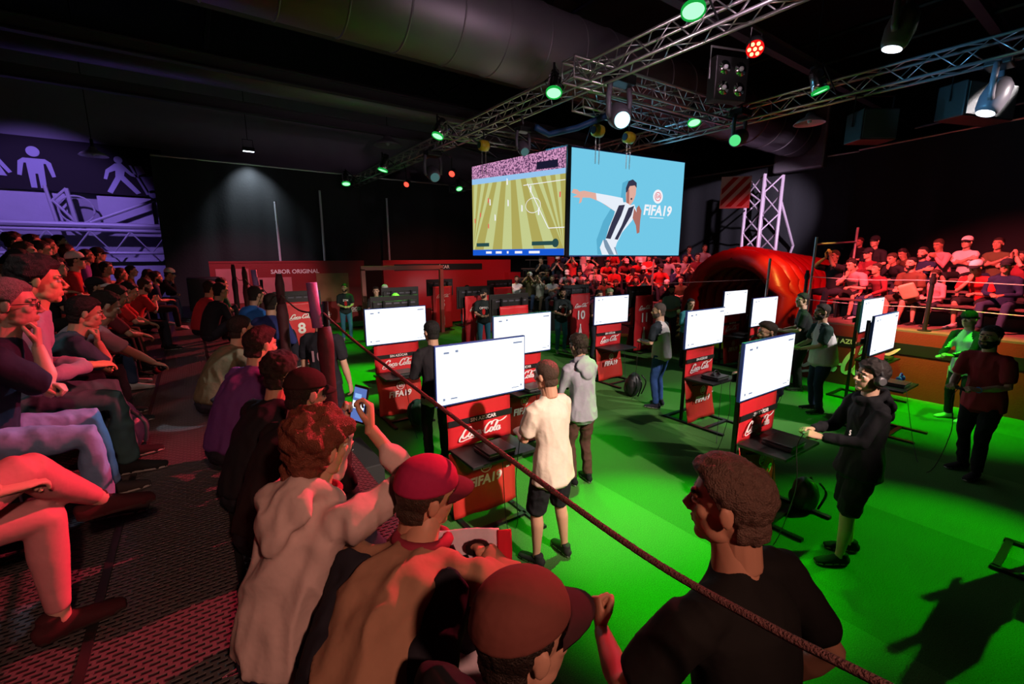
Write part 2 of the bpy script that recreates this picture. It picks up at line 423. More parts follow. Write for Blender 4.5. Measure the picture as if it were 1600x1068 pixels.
def build_body(pose, sleeve='short', legs='long', build=1.0, det='mid', wr=0.0, hood=False, cuff=True, hem=0.0, seed=0, bare=False, belly=0.0):
    """-> dict of meshes (body, shirt, trousers) and the joints, in the person's own frame (facing +Y)"""
    J = {}; bw = build
    hip = V(pose['hip']); rl = M.Rotation(R(-pose['lean']), 3, 'X'); rh = M.Rotation(R(-pose['lean'] - pose['hunch']), 3, 'X')
    sd = pose.get('side', 0)
    if sd: rs = M.Rotation(R(sd), 3, 'Y'); rl = rs @ rl; rh = rs @ rh
    s1 = rl @ Z3; s2 = rh @ Z3
    tw = M.Rotation(R(pose['tw']), 3, 'Z'); r1 = X3; r2 = tw @ X3; f2 = (tw @ rh) @ Y3
    if sd: r2 = rs @ r2
    p0 = hip; pw = p0 + s1 * .16; pc = pw + s1.lerp(s2, .5) * .17; pn = pc + s2 * .20
    nk = (s2 * .6 + Z3 * .4).normalized()
    hc = pn + nk * .085 + Z3 * .085 + (tw @ Y3) * .018
    J.update(neck=pn, head=hc, up=s2)
    hy, hp, hr = pose['head']
    hm = M.Translation(hc) @ (M.Rotation(R(hy), 4, 'Z') @ M.Rotation(R(hp), 4, 'X') @ M.Rotation(R(hr), 4, 'Y')) @ M.Scale(1.06, 4)
    J['headm'] = hm
    sh = [pn - s2 * .068 + r2 * (s * .178 * bw) for s in (-1, 1)]
    el, wrs, kn, an, hj = [], [], [], [], []
    for i in (0, 1):
        h = pose['hands'][i]
        if h == 'chin': h = hm @ V((.03 * (-1, 1)[i], .085, -.19))
        e, w_ = ik(sh[i], h, .285, .255, pose['pole'][i]); el.append(e); wrs.append(w_)
        q = hip + V(((-.095, .095)[i] * bw, 0, -.02)); hj.append(q)
        k, a = ik(q, pose['feet'][i], .432, .415, pose['kpole'][i]); kn.append(k); an.append(a)
    J.update(sh=sh, el=el, wr=wrs, kn=kn, an=an)
    vb = {'hi': .011, 'mid': .018, 'lo': .026}[det]
    # skin ------------------------------------------------------
    b = B()
    b.loft([p0, pw, pc, pn - s2 * .05, pn], [(.125, .085), (.12, .08), (.13, .085), (.09, .06), (.055, .055)], r2)
    b.loft([pn - s2 * .04, pn + nk * .05, hc - V((0, 0, .06))], [.062 * bw, .056, .054])
    for i in (0, 1):
        q = (el[i] - sh[i]).normalized()
        b.ell(sh[i], (.038, .038, .038), u=10, v=8)
        b.loft([sh[i], sh[i].lerp(el[i], .45), el[i], el[i].lerp(wrs[i], .35), wrs[i]], [.038 * bw, .040 * bw, .037, .040, .026] if sleeve != 'long' else [.034, .034, .030, .030, .025])
        if legs == 'short' or legs == 'legging':
            b.loft([hj[i], hj[i].lerp(kn[i], .5), kn[i]], [.080 * bw, .070 * bw, .055])
            b.loft([kn[i], kn[i].lerp(an[i], .3) - (V(pose['kpole'][i]) * .012), an[i].lerp(kn[i], .12), an[i] - V((0, 0, .01))], [.053, .056, .034, .036])
        else:
            b.loft([hj[i], kn[i], an[i]], [.06, .045, .032])
    bmb = remesh(b, vb, 2)
    pieces = [(bmb, M.Identity(4), 0), (HEADS[det], hm, None)]
    hms = []
    for i in (0, 1):
        d = V(pose['hdir'][i]); pa = V(pose['palm'][i]) if isinstance(pose['palm'][0], tuple) else V(pose['palm'])
        m3 = basis(d, -pa)
        mir = M.Diagonal((-1, 1, 1)) if i == 0 else M.Identity(3)
        # right hand: thumb at -X with palm down, so it points to the body's middle
        hm_ = M.Translation(wrs[i]) @ (m3 @ mir).to_4x4(); hms.append(hm_)
        pieces.append((HANDS[pose['hk'] if isinstance(pose['hk'], str) else pose['hk'][i], det], hm_, 0))
    J['hm'] = hms
    bm = merge(pieces)
    me = mesh_from(bm, 'person', [None] * 4, True)
    out = {'body': me, 'J': J}
    # shirt -----------------------------------------------------
    b = B(); k = bw
    hemz = -.07 - hem; hx = .016 if hem else 0
    by = belly
    rings = [(p0 + s1 * hemz, (.184 * k + .004 + hx, .148 + by + hx)), (p0 + s1 * .03, (.176 * k + hx * .7, .140 + by)), (pw, (.160 * k, .124 + by)), (pc - s2 * .04, (.166 * k, .122 + by * .5)), (pc + s2 * .06, (.178 * k, .122)), (pn - s2 * .07, (.150 * k, .098)), (pn - s2 * .02, (.085, .072)), (pn + nk * .015, (.064, .062))]
    if pose['hip'][2] < .7: rings[0] = (p0 + s1 * -.03, (.165 * k, .125 + by)); rings[1] = (p0 + s1 * .03, (.166 * k, .13 + by))
    b.loft([r[0] for r in rings], [r[1] for r in rings], r2, n=20)
    for i in (0, 1):
        s = (-1, 1)[i]
        b.loft([pn - s2 * .045 + r2 * (s * .04), sh[i] + r2 * (-s * .03), sh[i]], [(.056, .055), (.060, .066), (.062, .064)], s2)
        if sleeve == 'long':
            b.loft([sh[i], sh[i].lerp(el[i], .5), el[i], el[i].lerp(wrs[i], .5), wrs[i].lerp(el[i], .06)], [.068 * k, .060 * k, .053, .047, .038])
        elif sleeve == 'short':
            b.loft([sh[i], sh[i].lerp(el[i], .4), sh[i].lerp(el[i], .78)], [.068 * k, .066 * k, .064 * k])
    if hood:
        hv = lambda x, y, z: pn + r2 * x + f2 * y + s2 * z
        fm = M((r2, f2, s2)).transposed()
        b.tube([hv(.082 * sin(a), -.082 * cos(a) * 1.15 - .01, .012 + .030 * cos(a)) for a in [R(t) for t in range(0, 360, 24)]], .034, 8, True)
        b.ell(hv(0, -.112, -.045), (.140, .046, .085), fm); b.ell(hv(0, -.135, -.115), (.095, .030, .085), fm)
    bm = remesh(b, vb * .95, 4)
    if wr: wrinkle(bm, wr, 6.5, seed=seed)
    shm = mesh_from(bm, 'shirt', [None, None], True)
    out['shirt'] = shm
    # trousers --------------------------------------------------
    b = B()
    b.loft([p0 + s1 * .03, p0 - s1 * .02, p0 - s1 * .08], [(.140 * k, .105 + by), (.152 * k, .112 + by), (.150 * k, .110)], r1)
    b.ell(p0 + V((0, -.03, -.05)), (.135 * k, .092, .09))
    for i in (0, 1):
        kp = V(pose['kpole'][i]) * .01
        if legs == 'short':
            b.loft([hj[i], hj[i].lerp(kn[i], .5), hj[i].lerp(kn[i], 1.0)], [.088 * k, .092 * k, .086])
        elif legs == 'legging':
            b.loft([hj[i], hj[i].lerp(kn[i], .5), kn[i] + kp], [.088 * k, .080 * k, .062])
            b.loft([kn[i] + kp, kn[i].lerp(an[i], .3) - kp, an[i].lerp(kn[i], .1)], [.060, .060, .038])
        else:
            b.loft([hj[i], hj[i].lerp(kn[i], .5), kn[i] + kp, kn[i].lerp(an[i], .35), an[i].lerp(kn[i], .04)], [.093 * k, .084 * k, .066, .062, .056])
    bm = remesh(b, vb * .95, 3)
    if wr and legs != 'legging': wrinkle(bm, wr * .8, 8, (1, 1, .8), seed=seed + 9)
    out['trousers'] = mesh_from(bm, 'trousers', [None], True)
    return out
_TPL = {}
SKINS = [(.55, .33, .22), (.46, .26, .165), (.62, .40, .28), (.38, .20, .12)]
def skin(c): return mat('skin_%02x%02x%02x' % tuple(int(v * 255) for v in c), c, 0.5, var=.05, vscale=20, spec=.35)
def hairm(c): return mat('hair_%02x%02x%02x' % tuple(int(v * 255) for v in c), c, 0.55, bump=0.55, bscale=220, var=.5, vscale=90, spec=.35)
def person(label, loc, yaw, pose, key=None, group=None, skin_c=0, shirt=(.05, .05, .05), pants=(.03, .035, .05), shoes=(.02, .02, .02), hair='short', hair_c=(.02, .012, .009),
           cap=None, capback=False, beard=False, glasses=False, scale=1.0, sleeve='short', legs='long', det='mid', wr=0.0, hood=False, build=1.0, hem=0.0, sleeve_c=None, sole=(.6, .6, .58), shoesoff=False, belly=0.0, headscale=1.0, patch=None, shirtname='shirt', beardc=None):
    kk = (key, sleeve, legs, det, hood, build) if key else None
    if kk and kk in _TPL: T = _TPL[kk]
    else:
        T = build_body(pose, sleeve, legs, build, det, wr, hood, hem=hem, seed=random.random() * 50, belly=belly)
        if kk: _TPL[kk] = T
    sc = skin(SKINS[skin_c] if isinstance(skin_c, int) else skin_c)
    J = T['J']; hd = 'hi' if det == 'hi' else 'lo'
    o = link('person', T['body'], None, loc, [sc, mat('eye_white', (.7, .7, .7), .3), mat('eye_dark', (.015, .01, .008), .3), mat('lips_' + sc.name, tuple(c * .75 if i else c * .9 for i, c in enumerate(SKINS[skin_c] if isinstance(skin_c, int) else skin_c)), .4)])
    o.rotation_euler = (0, 0, yaw); o.scale = (scale,) * 3
    prop(o, label, 'person', group)
    if sleeve_c:      # sleeves of another colour: region of the same garment
        me = T['shirt']; sh, el = J['sh'], J['el']
        if not me.get('slv'):
            nk_, r_, u_ = J['neck'], (sh[1] - sh[0]).normalized(), J['up']
            for p in me.polygons:
                c = p.center; q = c - nk_; u = abs(q.dot(r_)); v = -q.dot(u_); side = 0 if q.dot(r_) < 0 else 1
                def near(a, b_, d):
                    t = max(0, min(1, (c - a).dot(b_ - a) / (b_ - a).length_squared)); return (c - a.lerp(b_, t)).length < d
                on = near(sh[side], el[side], .088) or (sleeve == 'long' and near(el[side], J['wr'][side], .075))
                p.material_index = 1 if (v <= .19 and u > .062 + .52 * max(0, v)) or (v > .19 and u > .155 and on) or (sleeve == 'long' and on and v > .25 and near(el[side], J['wr'][side], .06)) else 0
            me['slv'] = 1
    link(shirtname, T['shirt'], o, None, [cloth(shirt), cloth(sleeve_c or shirt)])
    link('shorts' if legs == 'short' else 'leggings' if legs == 'legging' else 'trousers', T['trousers'], o, None, [cloth(pants)])
    for i in (0, 1):
        if shoesoff: break
        s = link('shoe', SHOE, o, None, [cloth(shoes), mat('sole_%02x' % int(sole[0] * 255), sole)])
        fy = pose['fyaw'][i]; a = J['an'][i]
        s.matrix_local = M.Translation(a - V((0, 0, .08))) @ M.Rotation(R(-fy), 4, 'Z')
        if pose.get('fpitch'): s.matrix_local = M.Translation(a) @ M.Rotation(R(-fy), 4, 'Z') @ M.Rotation(R(pose['fpitch'][i]), 4, 'X') @ M.Translation((0, 0, -.08))
    hm = J['headm']
    def onhead(name, me, c, par=o, mx=M.Identity(4), m_=None):
        q = link(name, me, par, None, [m_ or hairm(c)]); q.matrix_local = (hm if par is o else M.Identity(4)) @ mx; return q
    if hair: onhead('hair', HAIR['nape' if cap else hair, hd], hair_c)
    if hair == 'long': onhead('long_hair', LOCKS, hair_c)
    if beard: onhead('beard', HAIR['beard', hd], beardc or hair_c)
    if cap:
        capc, vc = cap if isinstance(cap[0], tuple) else (cap, cap)
        q = onhead('cap', HAIR['cap', hd], None, m_=cloth(capc), mx=M.Rotation(pi if capback else 0, 4, 'Z') @ M.Translation((0, .0 if not capback else 0, 0)))
        link('visor', VISOR, q, None, [cloth(vc)])
    if glasses:
        g = B()
        for s in (-1, 1):
            g.tube([(s * .032 + .021 * cos(t), .098 - .1 * abs(s * .032 + .021 * cos(t)), .010 + .016 * sin(t)) for t in [k * pi / 5 for k in range(10)]], .0018, 5, True)
            g.tube([(s * .053, .090, .014), (s * .082, .05, .014), (s * .084, -.01, .008)], .0018, 5)
        g.tube([(-.011, .099, .013), (.011, .099, .013)], .0018, 5)
        q = g.obj('glasses', mat('black_plastic', (.015, .015, .015), .4), o); q.matrix_local = hm
    return o, T
# ------------------------------------------------------------------ lettering
_T = {}
def text_mesh(s, size, m, bold=0.0, shear=0.0, ext=0.002, align='CENTER'):
    k = (s, size, m.name, bold, shear)
    if k in _T: return _T[k]
    c = bpy.data.curves.new('t', 'FONT'); c.body = s; c.size = size; c.align_x = align; c.align_y = 'CENTER'
    c.extrude = ext; c.offset = bold * size; c.shear = shear; c.resolution_u = 3
    o = bpy.data.objects.new('t', c); COL.objects.link(o)
    dg = bpy.context.evaluated_depsgraph_get(); dg.update()
    me = bpy.data.meshes.new_from_object(o.evaluated_get(dg))
    bpy.data.objects.remove(o); bpy.data.curves.remove(c)
    me.transform(M.Rotation(pi / 2, 4, 'X')); me.name = 'lettering'
    me.materials.clear(); me.materials.append(m)
    _T[k] = me; return me
def put(name, me, parent, loc, rot=(0, 0, 0), sc=1.0, label=None):
    o = link(name, me, parent, loc); o.rotation_euler = rot; o.scale = (sc,) * 3 if not isinstance(sc, tuple) else sc
    if label: o['label'] = label
    return o
def crom(pts, n=6):
    P = [pts[0]] + list(pts) + [pts[-1]]; out = []
    for i in range(1, len(P) - 2):
        for k in range(n):
            t = k / n; a, b, c, d = (V(q) for q in P[i - 1:i + 3])
            out.append(.5 * ((2 * b) + (c - a) * t + (2 * a - 5 * b + 4 * c - d) * t * t + (3 * b - a - 3 * c + d) * t ** 3))
    out.append(V(pts[-1])); return out
def script_logo(m):
    """flowing script wordmark in the XZ plane, about 10 wide by 3 high, unit x-height"""
    bm = bmesh.new()
    def stroke(pts, w=.19, ox=0.0):
        q = crom([V((x + ox, y, 0)) for x, y in pts]); L = []
        for i, p in enumerate(q):
            t = (q[min(i + 1, len(q) - 1)] - q[max(i - 1, 0)]).normalized()
            e = min(1, min(i, len(q) - 1 - i) / 4 + .25)
            ww = w * (.42 + .75 * abs(t.y * .85 + t.x * .25)) * e
            n = V((-t.y, t.x, 0)) * ww
            L.append((p + n, p - n))
        f = lambda a, y: V((a.x + .32 * a.y, y, a.y))
        fr = [(bm.verts.new(f(a, -.02)), bm.verts.new(f(b, -.02))) for a, b in L]
        bk = [(bm.verts.new(f(a, .02)), bm.verts.new(f(b, .02))) for a, b in L]
        for A, Bq in zip(fr, fr[1:]): bm.faces.new((A[0], A[1], Bq[1], Bq[0]))
        for k in (0, 1):
            for i in range(len(fr) - 1): bm.faces.new((fr[i][k], fr[i + 1][k], bk[i + 1][k], bk[i][k]))
    oval = [(.38 + .34 * cos(a), .48 + .47 * sin(a)) for a in [R(70 + 30 * k) for k in range(13)]]
    C = [(1.30, 1.45), (1.42, 1.95), (1.05, 2.2), (.55, 1.9), (.2, 1.25), (.12, .55), (.40, .04), (.90, .10), (1.35, .55)]
    c = [(.68, .78), (.42, .96), (.10, .7), (.1, .25), (.42, .02), (.85, .35)]
    a2 = [(.72, .98), (.64, .35), (.78, .03), (1.08, .35)]
    stroke(C, .22); stroke([(.18, 1.2), (-.25, .2), (-.25, -.45), (.35, -.62), (1.3, -.42), (2.5, -.30), (3.6, -.42)], .15)
    stroke(oval, ox=1.35); stroke([(2.0, .8), (2.3, .75), (2.5, .6)], .1)
    stroke(c, ox=2.35); stroke(oval, ox=3.2); stroke(a2, ox=3.2)
    stroke([(4.25, .62), (4.75, .68)], .17)
    stroke(C, .22, 4.75); stroke([(6.05, 1.5), (6.15, 2.1), (6.9, 2.35), (7.8, 1.95), (8.6, 2.1), (9.4, 2.65)], .17)
    stroke(oval, ox=6.05); stroke([(6.7, .8), (7.0, .7)], .1)
    stroke([(6.95, .3), (7.35, 1.2), (7.5, 1.85), (7.32, 2.0), (7.15, 1.5), (7.08, .4), (7.3, .03), (7.7, .35)], .16)
    stroke(oval, ox=7.6); stroke(a2, ox=7.6)
    return mesh_from(bm, 'script_wordmark', [m])
WHITE = mat('print_white', (.85, .82, .80), .6)
LOGO = script_logo(WHITE)
LIMEP = mat('print_cream', (.75, .85, .45), .6)
RED_F = mat('red_fabric', (.62, .020, .028), .45, bump=.5, bscale=5, var=.12, vscale=4, spec=.5)
RED_D = mat('red_board', (.26, .012, .016), .5, bump=.25, bscale=20, var=.15, vscale=3)
BLACK = mat('black_paint', (.012, .012, .013), .45)
STEEL = mat('black_steel', (.02, .02, .022), .35, .6)
ALU = mat('aluminium', (.62, .60, .62), .32, .9)
CHROME = mat('polished_metal', (.75, .73, .75), .18, 1.0)
PLAST = mat('black_plastic', (.015, .015, .015), .4)
BLUEM = mat('blue_frame', (.03, .07, .30), .35, .3)
def fabric(name, w_, h, at, parent, m, tilt=0.0, wav=.006, seed=0, th=.004, nx=10, nz=14):
    """hanging cloth sheet in XZ plane, soft folds, real thickness"""
    bm = bmesh.new(); G = []
    for s in (0, 1):
        g = []
        for j in range(nz + 1):
            row = []
            for i in range(nx + 1):
                x = (i / nx - .5) * w_; z = j / nz * h
                y = wav * 1.8 * noise.noise(V((x * 6 + seed, z * 2.2, seed))) + wav * sin(x * 16 + seed) * .6 + (th if s else 0) + (1 - j / nz) * tilt
                row.append(bm.verts.new((x + wav * .8 * sin(z * 9 + seed) * (1 if i in (0, nx) else 0), y, z + (wav * sin(x * 9 + seed) if j == 0 else 0))))
            g.append(row)
        G.append(g)
    for s in (0, 1):
        for j in range(nz):
            for i in range(nx): bm.faces.new((G[s][j][i], G[s][j][i + 1], G[s][j + 1][i + 1], G[s][j + 1][i]))
    a, b = G
    rim = lambda g: [g[0][i] for i in range(nx + 1)] + [g[j][nx] for j in range(1, nz + 1)] + [g[nz][i] for i in range(nx - 1, -1, -1)] + [g[j][0] for j in range(nz - 1, 0, -1)]
    ra, rb = rim(a), rim(b)
    for k in range(len(ra)): bm.faces.new((ra[k], ra[(k + 1) % len(ra)], rb[(k + 1) % len(ra)], rb[k]))
    return link(name, mesh_from(bm, name, [m], True), parent, at)

# ------------------------------------------------------------------ room shell
def turf():
    m = bpy.data.materials.new('artificial_turf'); m.use_nodes = True; nt = m.node_tree; b = nt.nodes['Principled BSDF']
    tc = nt.nodes.new('ShaderNodeTexCoord'); n = nt.nodes.new('ShaderNodeTexNoise'); n.inputs['Scale'].default_value = 120; n.inputs['Detail'].default_value = 4
    wv = nt.nodes.new('ShaderNodeTexChecker'); wv.inputs['Scale'].default_value = .5
    sp = nt.nodes.new('ShaderNodeMapping'); sp.inputs['Scale'].default_value = (1.0, .0001, .0001); sp.inputs['Location'].default_value = (.4, .1, .1)
    mx = nt.nodes.new('ShaderNodeMix'); mx.data_type = 'RGBA'; mx.inputs[6].default_value = (.055, .20, .035, 1); mx.inputs[7].default_value = (.085, .26, .055, 1)
    m2 = nt.nodes.new('ShaderNodeMix'); m2.data_type = 'RGBA'; m2.blend_type = 'MULTIPLY'; m2.inputs[0].default_value = .75
    cr = nt.nodes.new('ShaderNodeValToRGB'); cr.color_ramp.elements[0].position = .3; cr.color_ramp.elements[0].color = (.35, .35, .35, 1); cr.color_ramp.elements[1].position = .7
    bp = nt.nodes.new('ShaderNodeBump'); bp.inputs['Strength'].default_value = .6; bp.inputs['Distance'].default_value = .01
    L = nt.links.new
    L(tc.outputs['Object'], n.inputs['Vector']); L(tc.outputs['Object'], sp.inputs['Vector']); L(sp.outputs[0], wv.inputs['Vector']); L(wv.outputs['Fac'], mx.inputs[0])
    L(mx.outputs[2], m2.inputs[6]); L(n.outputs['Fac'], cr.inputs[0]); L(cr.outputs[0], m2.inputs[7]); L(m2.outputs[2], b.inputs['Base Color']); L(n.outputs['Fac'], bp.inputs['Height']); L(bp.outputs[0], b.inputs['Normal'])
    b.inputs['Roughness'].default_value = .9; b.inputs['Specular IOR Level'].default_value = .15
    return m
prop(B().b2((-9, -6, -.1), (24, 21.5, 0)).obj('floor', turf()), kind='structure')
DARK = mat('dark_painted_ceiling', (.02, .018, .022), .8)
prop(B().b2((-9, -6, 9.6), (24, 21.5, 9.8)).obj('ceiling', DARK), kind='structure')
WALLM = mat('painted_wall', (.35, .33, .42), .85, bump=.2, bscale=30, var=.1, vscale=2)
prop(B().b2((-9, 20.6, 0), (24, 20.8, 9.7)).obj('wall_back', WALLM), kind='structure')
prop(B().b2((-9.2, -6, 0), (-9, 20.8, 9.7)).obj('wall_left', DARK), kind='structure')
prop(B().b2((24, -6, 0), (24.2, 20.8, 9.7)).obj('wall_right', DARK), kind='structure')
prop(B().b2((-9.2, -6.2, 0), (24.2, -6, 9.7)).obj('wall_front', DARK), kind='structure')
# curtains
CURT = mat('black_curtain', (.028, .030, .034), .75, bump=.3, bscale=14, spec=.3)
def curtain(x0, y0, x1, y1, z0, z1, label, amp=.07, seed=0):
    bm = bmesh.new(); L = math.hypot(x1 - x0, y1 - y0); n = int(L * 12); u = V((x1 - x0, y1 - y0, 0)) / L; nn = V((-u.y, u.x, 0))
    G = []
    for s in (0, 1):
        g = []
        for j in range(13):
            z = z0 + (z1 - z0) * j / 12; row = []
            for i in range(n + 1):
                t = i / n * L; h = 1 - j / 12
                d = amp * (.35 + .65 * h) * (noise.noise(V((t * 1.4 + seed, h * .5, seed))) * 1.6 + .5 * sin(t * 5 + 2 * noise.noise(V((t, seed, h)))))
                row.append(bm.verts.new(V((x0, y0, z)) + u * t + nn * (d + s * .01)))
            g.append(row)
        G.append(g)
        for j in range(12):
            for i in range(n): bm.faces.new((g[j][i], g[j][i + 1], g[j + 1][i + 1], g[j + 1][i]))
    e = empty('curtain', ((x0 + x1) / 2, (y0 + y1) / 2, z0), label=label, cat='curtain')
    me = mesh_from(bm, 'drape', [CURT], True); me.transform(M.Translation((-(x0 + x1) / 2, -(y0 + y1) / 2, -z0))); link('drape', me, e)
    B().tube([V((x0, y0, z1)) - e.location, V((x1, y1, z1)) - e.location], .035).obj('rail', ALU, e)
    return e
curtain(-.75, 18.9, 5.2, 18.9, .2, 5.75, 'black curtain lit by a white spotlight next to the pictogram wall', .10, 1)
curtain(5.2, 19.0, 12.0, 19.0, .2, 5.75, 'dark curtain hanging behind the red booth with white poles', .08, 5)
curtain(12.0, 19.0, 19.5, 17.0, .2, 5.9, 'black curtain hanging behind the far stand below the hanging screens', .08, 9)
curtain(19.5, 16.6, 19.5, 2.0, .2, 6.2, 'black curtain hanging behind the inflatable tunnel and lattice column', .08, 14)
curtain(18.2, 6.2, 16.2, -3.5, .2, 6.0, 'black curtain hanging behind the stand of red lit spectators', .08, 20)
e = empty('work_light', (1.95, 18.3, 6.06), label='white work light over the black curtain beside the pictogram wall', cat='lamp')
B().box((0, 0, .08), (.36, .16, .12), bev=.01).obj('housing', STEEL, e)
B().box((0, 0, .015), (.32, .13, .01)).obj('lens', glow('work_lens', (.8, .92, 1), 5.0), e)
B().tube([(-.15, 0, .12), (-.15, .05, .4), (.15, .05, .4), (.15, 0, .12)], .012, 6).tube([(0, .05, .4), (0, .05, 3.54)], .012, 6).obj('bracket', STEEL, e)
# ceiling steel, duct, pendant lamps
for i, (x, z) in enumerate(((-6.5, 8.9), (1.0, 9.3), (8.5, 9.3), (16, 8.9))):
    e = empty('roof_truss', (x, 7, z), label=['dark steel roof truss over the seated rows by the pictogram wall', 'dark steel roof truss over the front rail of spectators', 'dark steel roof truss over the middle of the turf', 'dark steel roof truss over the red lit stand'][i], cat='roof truss')
    b = B(); b.tube([(0, -12, 0), (0, 13, 0)], .06, 6); b.obj('chord', STEEL, e)
    b = B(); b.tube([(0, -12, -.7), (0, 13, -.7)], .06, 6); b.obj('chord', STEEL, e)
    b = B()
    for k in range(25): b.tube([(0, -12 + k, 0 if k % 2 else -.7), (0, -11 + k, -.7 if k % 2 else 0)], .03, 5)
    b.obj('bracing', STEEL, e)
PURL = mat('dusty_purlin', (.10, .085, .11), .7)
for i, (y, z, lab) in enumerate(((3.2, 8.0, 'nearest dark roof beam crossing above the camera side rows'), (6.4, 7.6, 'roof beam running just before the big round duct'), (11.2, 7.3, 'dusty roof beam beyond the big round duct'), (14.4, 7.2, 'roof beam above the caged dome pendant lamps'), (17.2, 7.0, 'farthest roof beam near the black curtain'))):
    e = empty('roof_beam', (7, y, z), label=lab, cat='roof beam')
    b = B(); b.b2((-16, -.10, -.015), (16, .10, .015)); b.obj('flange', PURL, e)
    b = B(); b.b2((-16, -.10, .28), (16, .10, .31)); b.obj('flange', PURL, e)
    b = B(); b.b2((-16, -.012, .015), (16, .012, .28)); b.obj('web', PURL, e)
for y, z, r, lab in ((8.61, 7.1, .80, 'big round ribbed air duct crossing the roof'), (15.6, 7.6, .42, 'thinner round air duct near the far curtain')):
    DUCT = mat('galvanised_duct', (.32, .29, .32), .5, .6, bump=.1, bscale=3, var=.2, vscale=1.2)
    e = empty('air_duct', (0, y, z), label=lab, cat='duct')
    x1 = 20.0
    n = 72; b = B(); b.lathe([(r, x) for x in (-6, x1)], n=40, rot=M.Rotation(pi / 2, 3, 'Y')); b.obj('pipe', DUCT, e, smooth=True)
    for s in range(26 if r > .5 else 0):
        x = -5.5 + s
        b = B(); b.lathe([(r, x - .02), (r + .018, x - .01), (r + .018, x + .01), (r, x + .02)], n=40, rot=M.Rotation(pi / 2, 3, 'Y'), cap=False); b.obj('seam_ring', DUCT, e, smooth=True)
    if r > .5:
        b = B(); b.b2((19.2, -1.0, -1.3), (20.6, .8, .9), .08); b.obj('plenum_box', DUCT, e)
def pendant(loc, s, lab):
    e = empty('pendant_lamp', loc, label=lab, cat='lamp', group='dome pendant lamps hanging from the roof')
    b = B(); b.lathe([(.08 * s, .34 * s), (.12 * s, .30 * s), (.14 * s, .22 * s), (.36 * s, .10 * s), (.46 * s, 0), (.44 * s, 0), (.34 * s, .08 * s), (.10 * s, .20 * s)], n=28); b.obj('dome', mat('lamp_dome', (.45, .42, .46), .35, .4), e, smooth=True)
    b = B(); b.lathe([(.06 * s, .34 * s), (.05 * s, .62 * s)], n=12); b.obj('neck', STEEL, e)
    b = B(); b.tube([(0, 0, .6 * s), (0, 0, 9.6 - loc[2])], .012, 6); b.obj('hanging_cable', STEEL, e)
    b = B(); b.ell((0, 0, .1 * s), (.07 * s, .07 * s, .1 * s)); b.obj('bulb', mat('frosted_glass', (.6, .6, .65), .3), e, smooth=True)
pendant((6.45, 17.3, 6.65), 1.15, 'dome pendant lamp hanging above the far end of the long lighting truss')
pendant((10.6, 4.55, 5.25), .62, 'unlit dome pendant lamp hanging below the truss on the red stand side')
pendant((-1.95, 17.6, 5.35), .72, 'flat dome pendant lamp hanging above the porter pictogram')
# ------------------------------------------------------------------ pictogram wall
PIC = mat('pictogram_paint', (.42, .40, .62), .7)  # white icons with violet light put into the paint colour
e = empty('sign_panel', (-4.6, 20.3, 4.6), label='dark wall panel with restroom and porter pictograms', cat='sign')
B().b2((-4.2, -.1, 0), (4.1, .1, 1.55)).obj('panel_board', mat('panel_plum', (.010, .006, .012), .8), e)
def flat(name, polys, m, parent, y, circ=(), d=.02):
    b = B()
    for p in polys: b.poly([(x, y, z) for x, z in p], (0, -d, 0))
    for (x, z, r, r2) in circ:
        b.lathe([(r, 0), (r, d)], (x, y, z), 24, M.Rotation(pi / 2, 3, 'X') @ M.Diagonal((1, r2, 1)).to_3x3() if False else M.Rotation(pi / 2, 3, 'X'))
    return b.obj(name, m, parent)
def man(ox, k=1.0):
    return [[(ox + x * k, z) for x, z in p] for p in ([(-.24, .92), (.24, .92), (.36, .82), (.42, .42), (.33, .40), (.24, .78), (.19, .78), (.17, .06), (.04, .06), (.03, .48), (-.03, .48), (-.04, .06), (-.17, .06), (-.19, .78), (-.24, .78), (-.33, .40), (-.42, .42), (-.36, .82)],)]
flat('man_pictogram', man(.98), PIC, e, -.11, [(.98, 1.12, .15, 1)])
flat('woman_pictogram', [[(.08, .92), (.22, .90), (.46, .48), (.38, .44), (.20, .72), (.34, .36), (.14, .36), (.12, .06), (.02, .06), (.02, .36), (-.02, .36), (-.10, .06), (-.20, .06), (-.2, .36), (-.4, .36), (-.2, .9)]], PIC, e, -.11, [(0, 1.12, .15, 1)])
flat('porter_pictogram', [[(2.85, .98), (3.02, 1.0), (3.25, .72), (3.42, .66), (3.40, .58), (3.22, .62), (3.08, .76), (3.04, .62), (3.42, .10), (3.30, .04), (2.94, .48), (2.68, .02), (2.56, .08), (2.82, .56), (2.84, .76), (2.68, .68), (2.60, .46), (2.52, .48), (2.60, .76)]], PIC, e, -.11, [(2.95, 1.10, .11, 1)])
flat('hand_truck_pictogram', [[(3.20, .96), (3.26, .96), (3.62, .06), (3.56, .04)], [(3.34, .94), (3.52, .98), (3.62, .74), (3.40, .66)], [(3.46, .62), (3.78, .66), (3.96, .16), (3.66, .10)]], PIC, e, -.11, [(3.74, .08, .13, 1)])
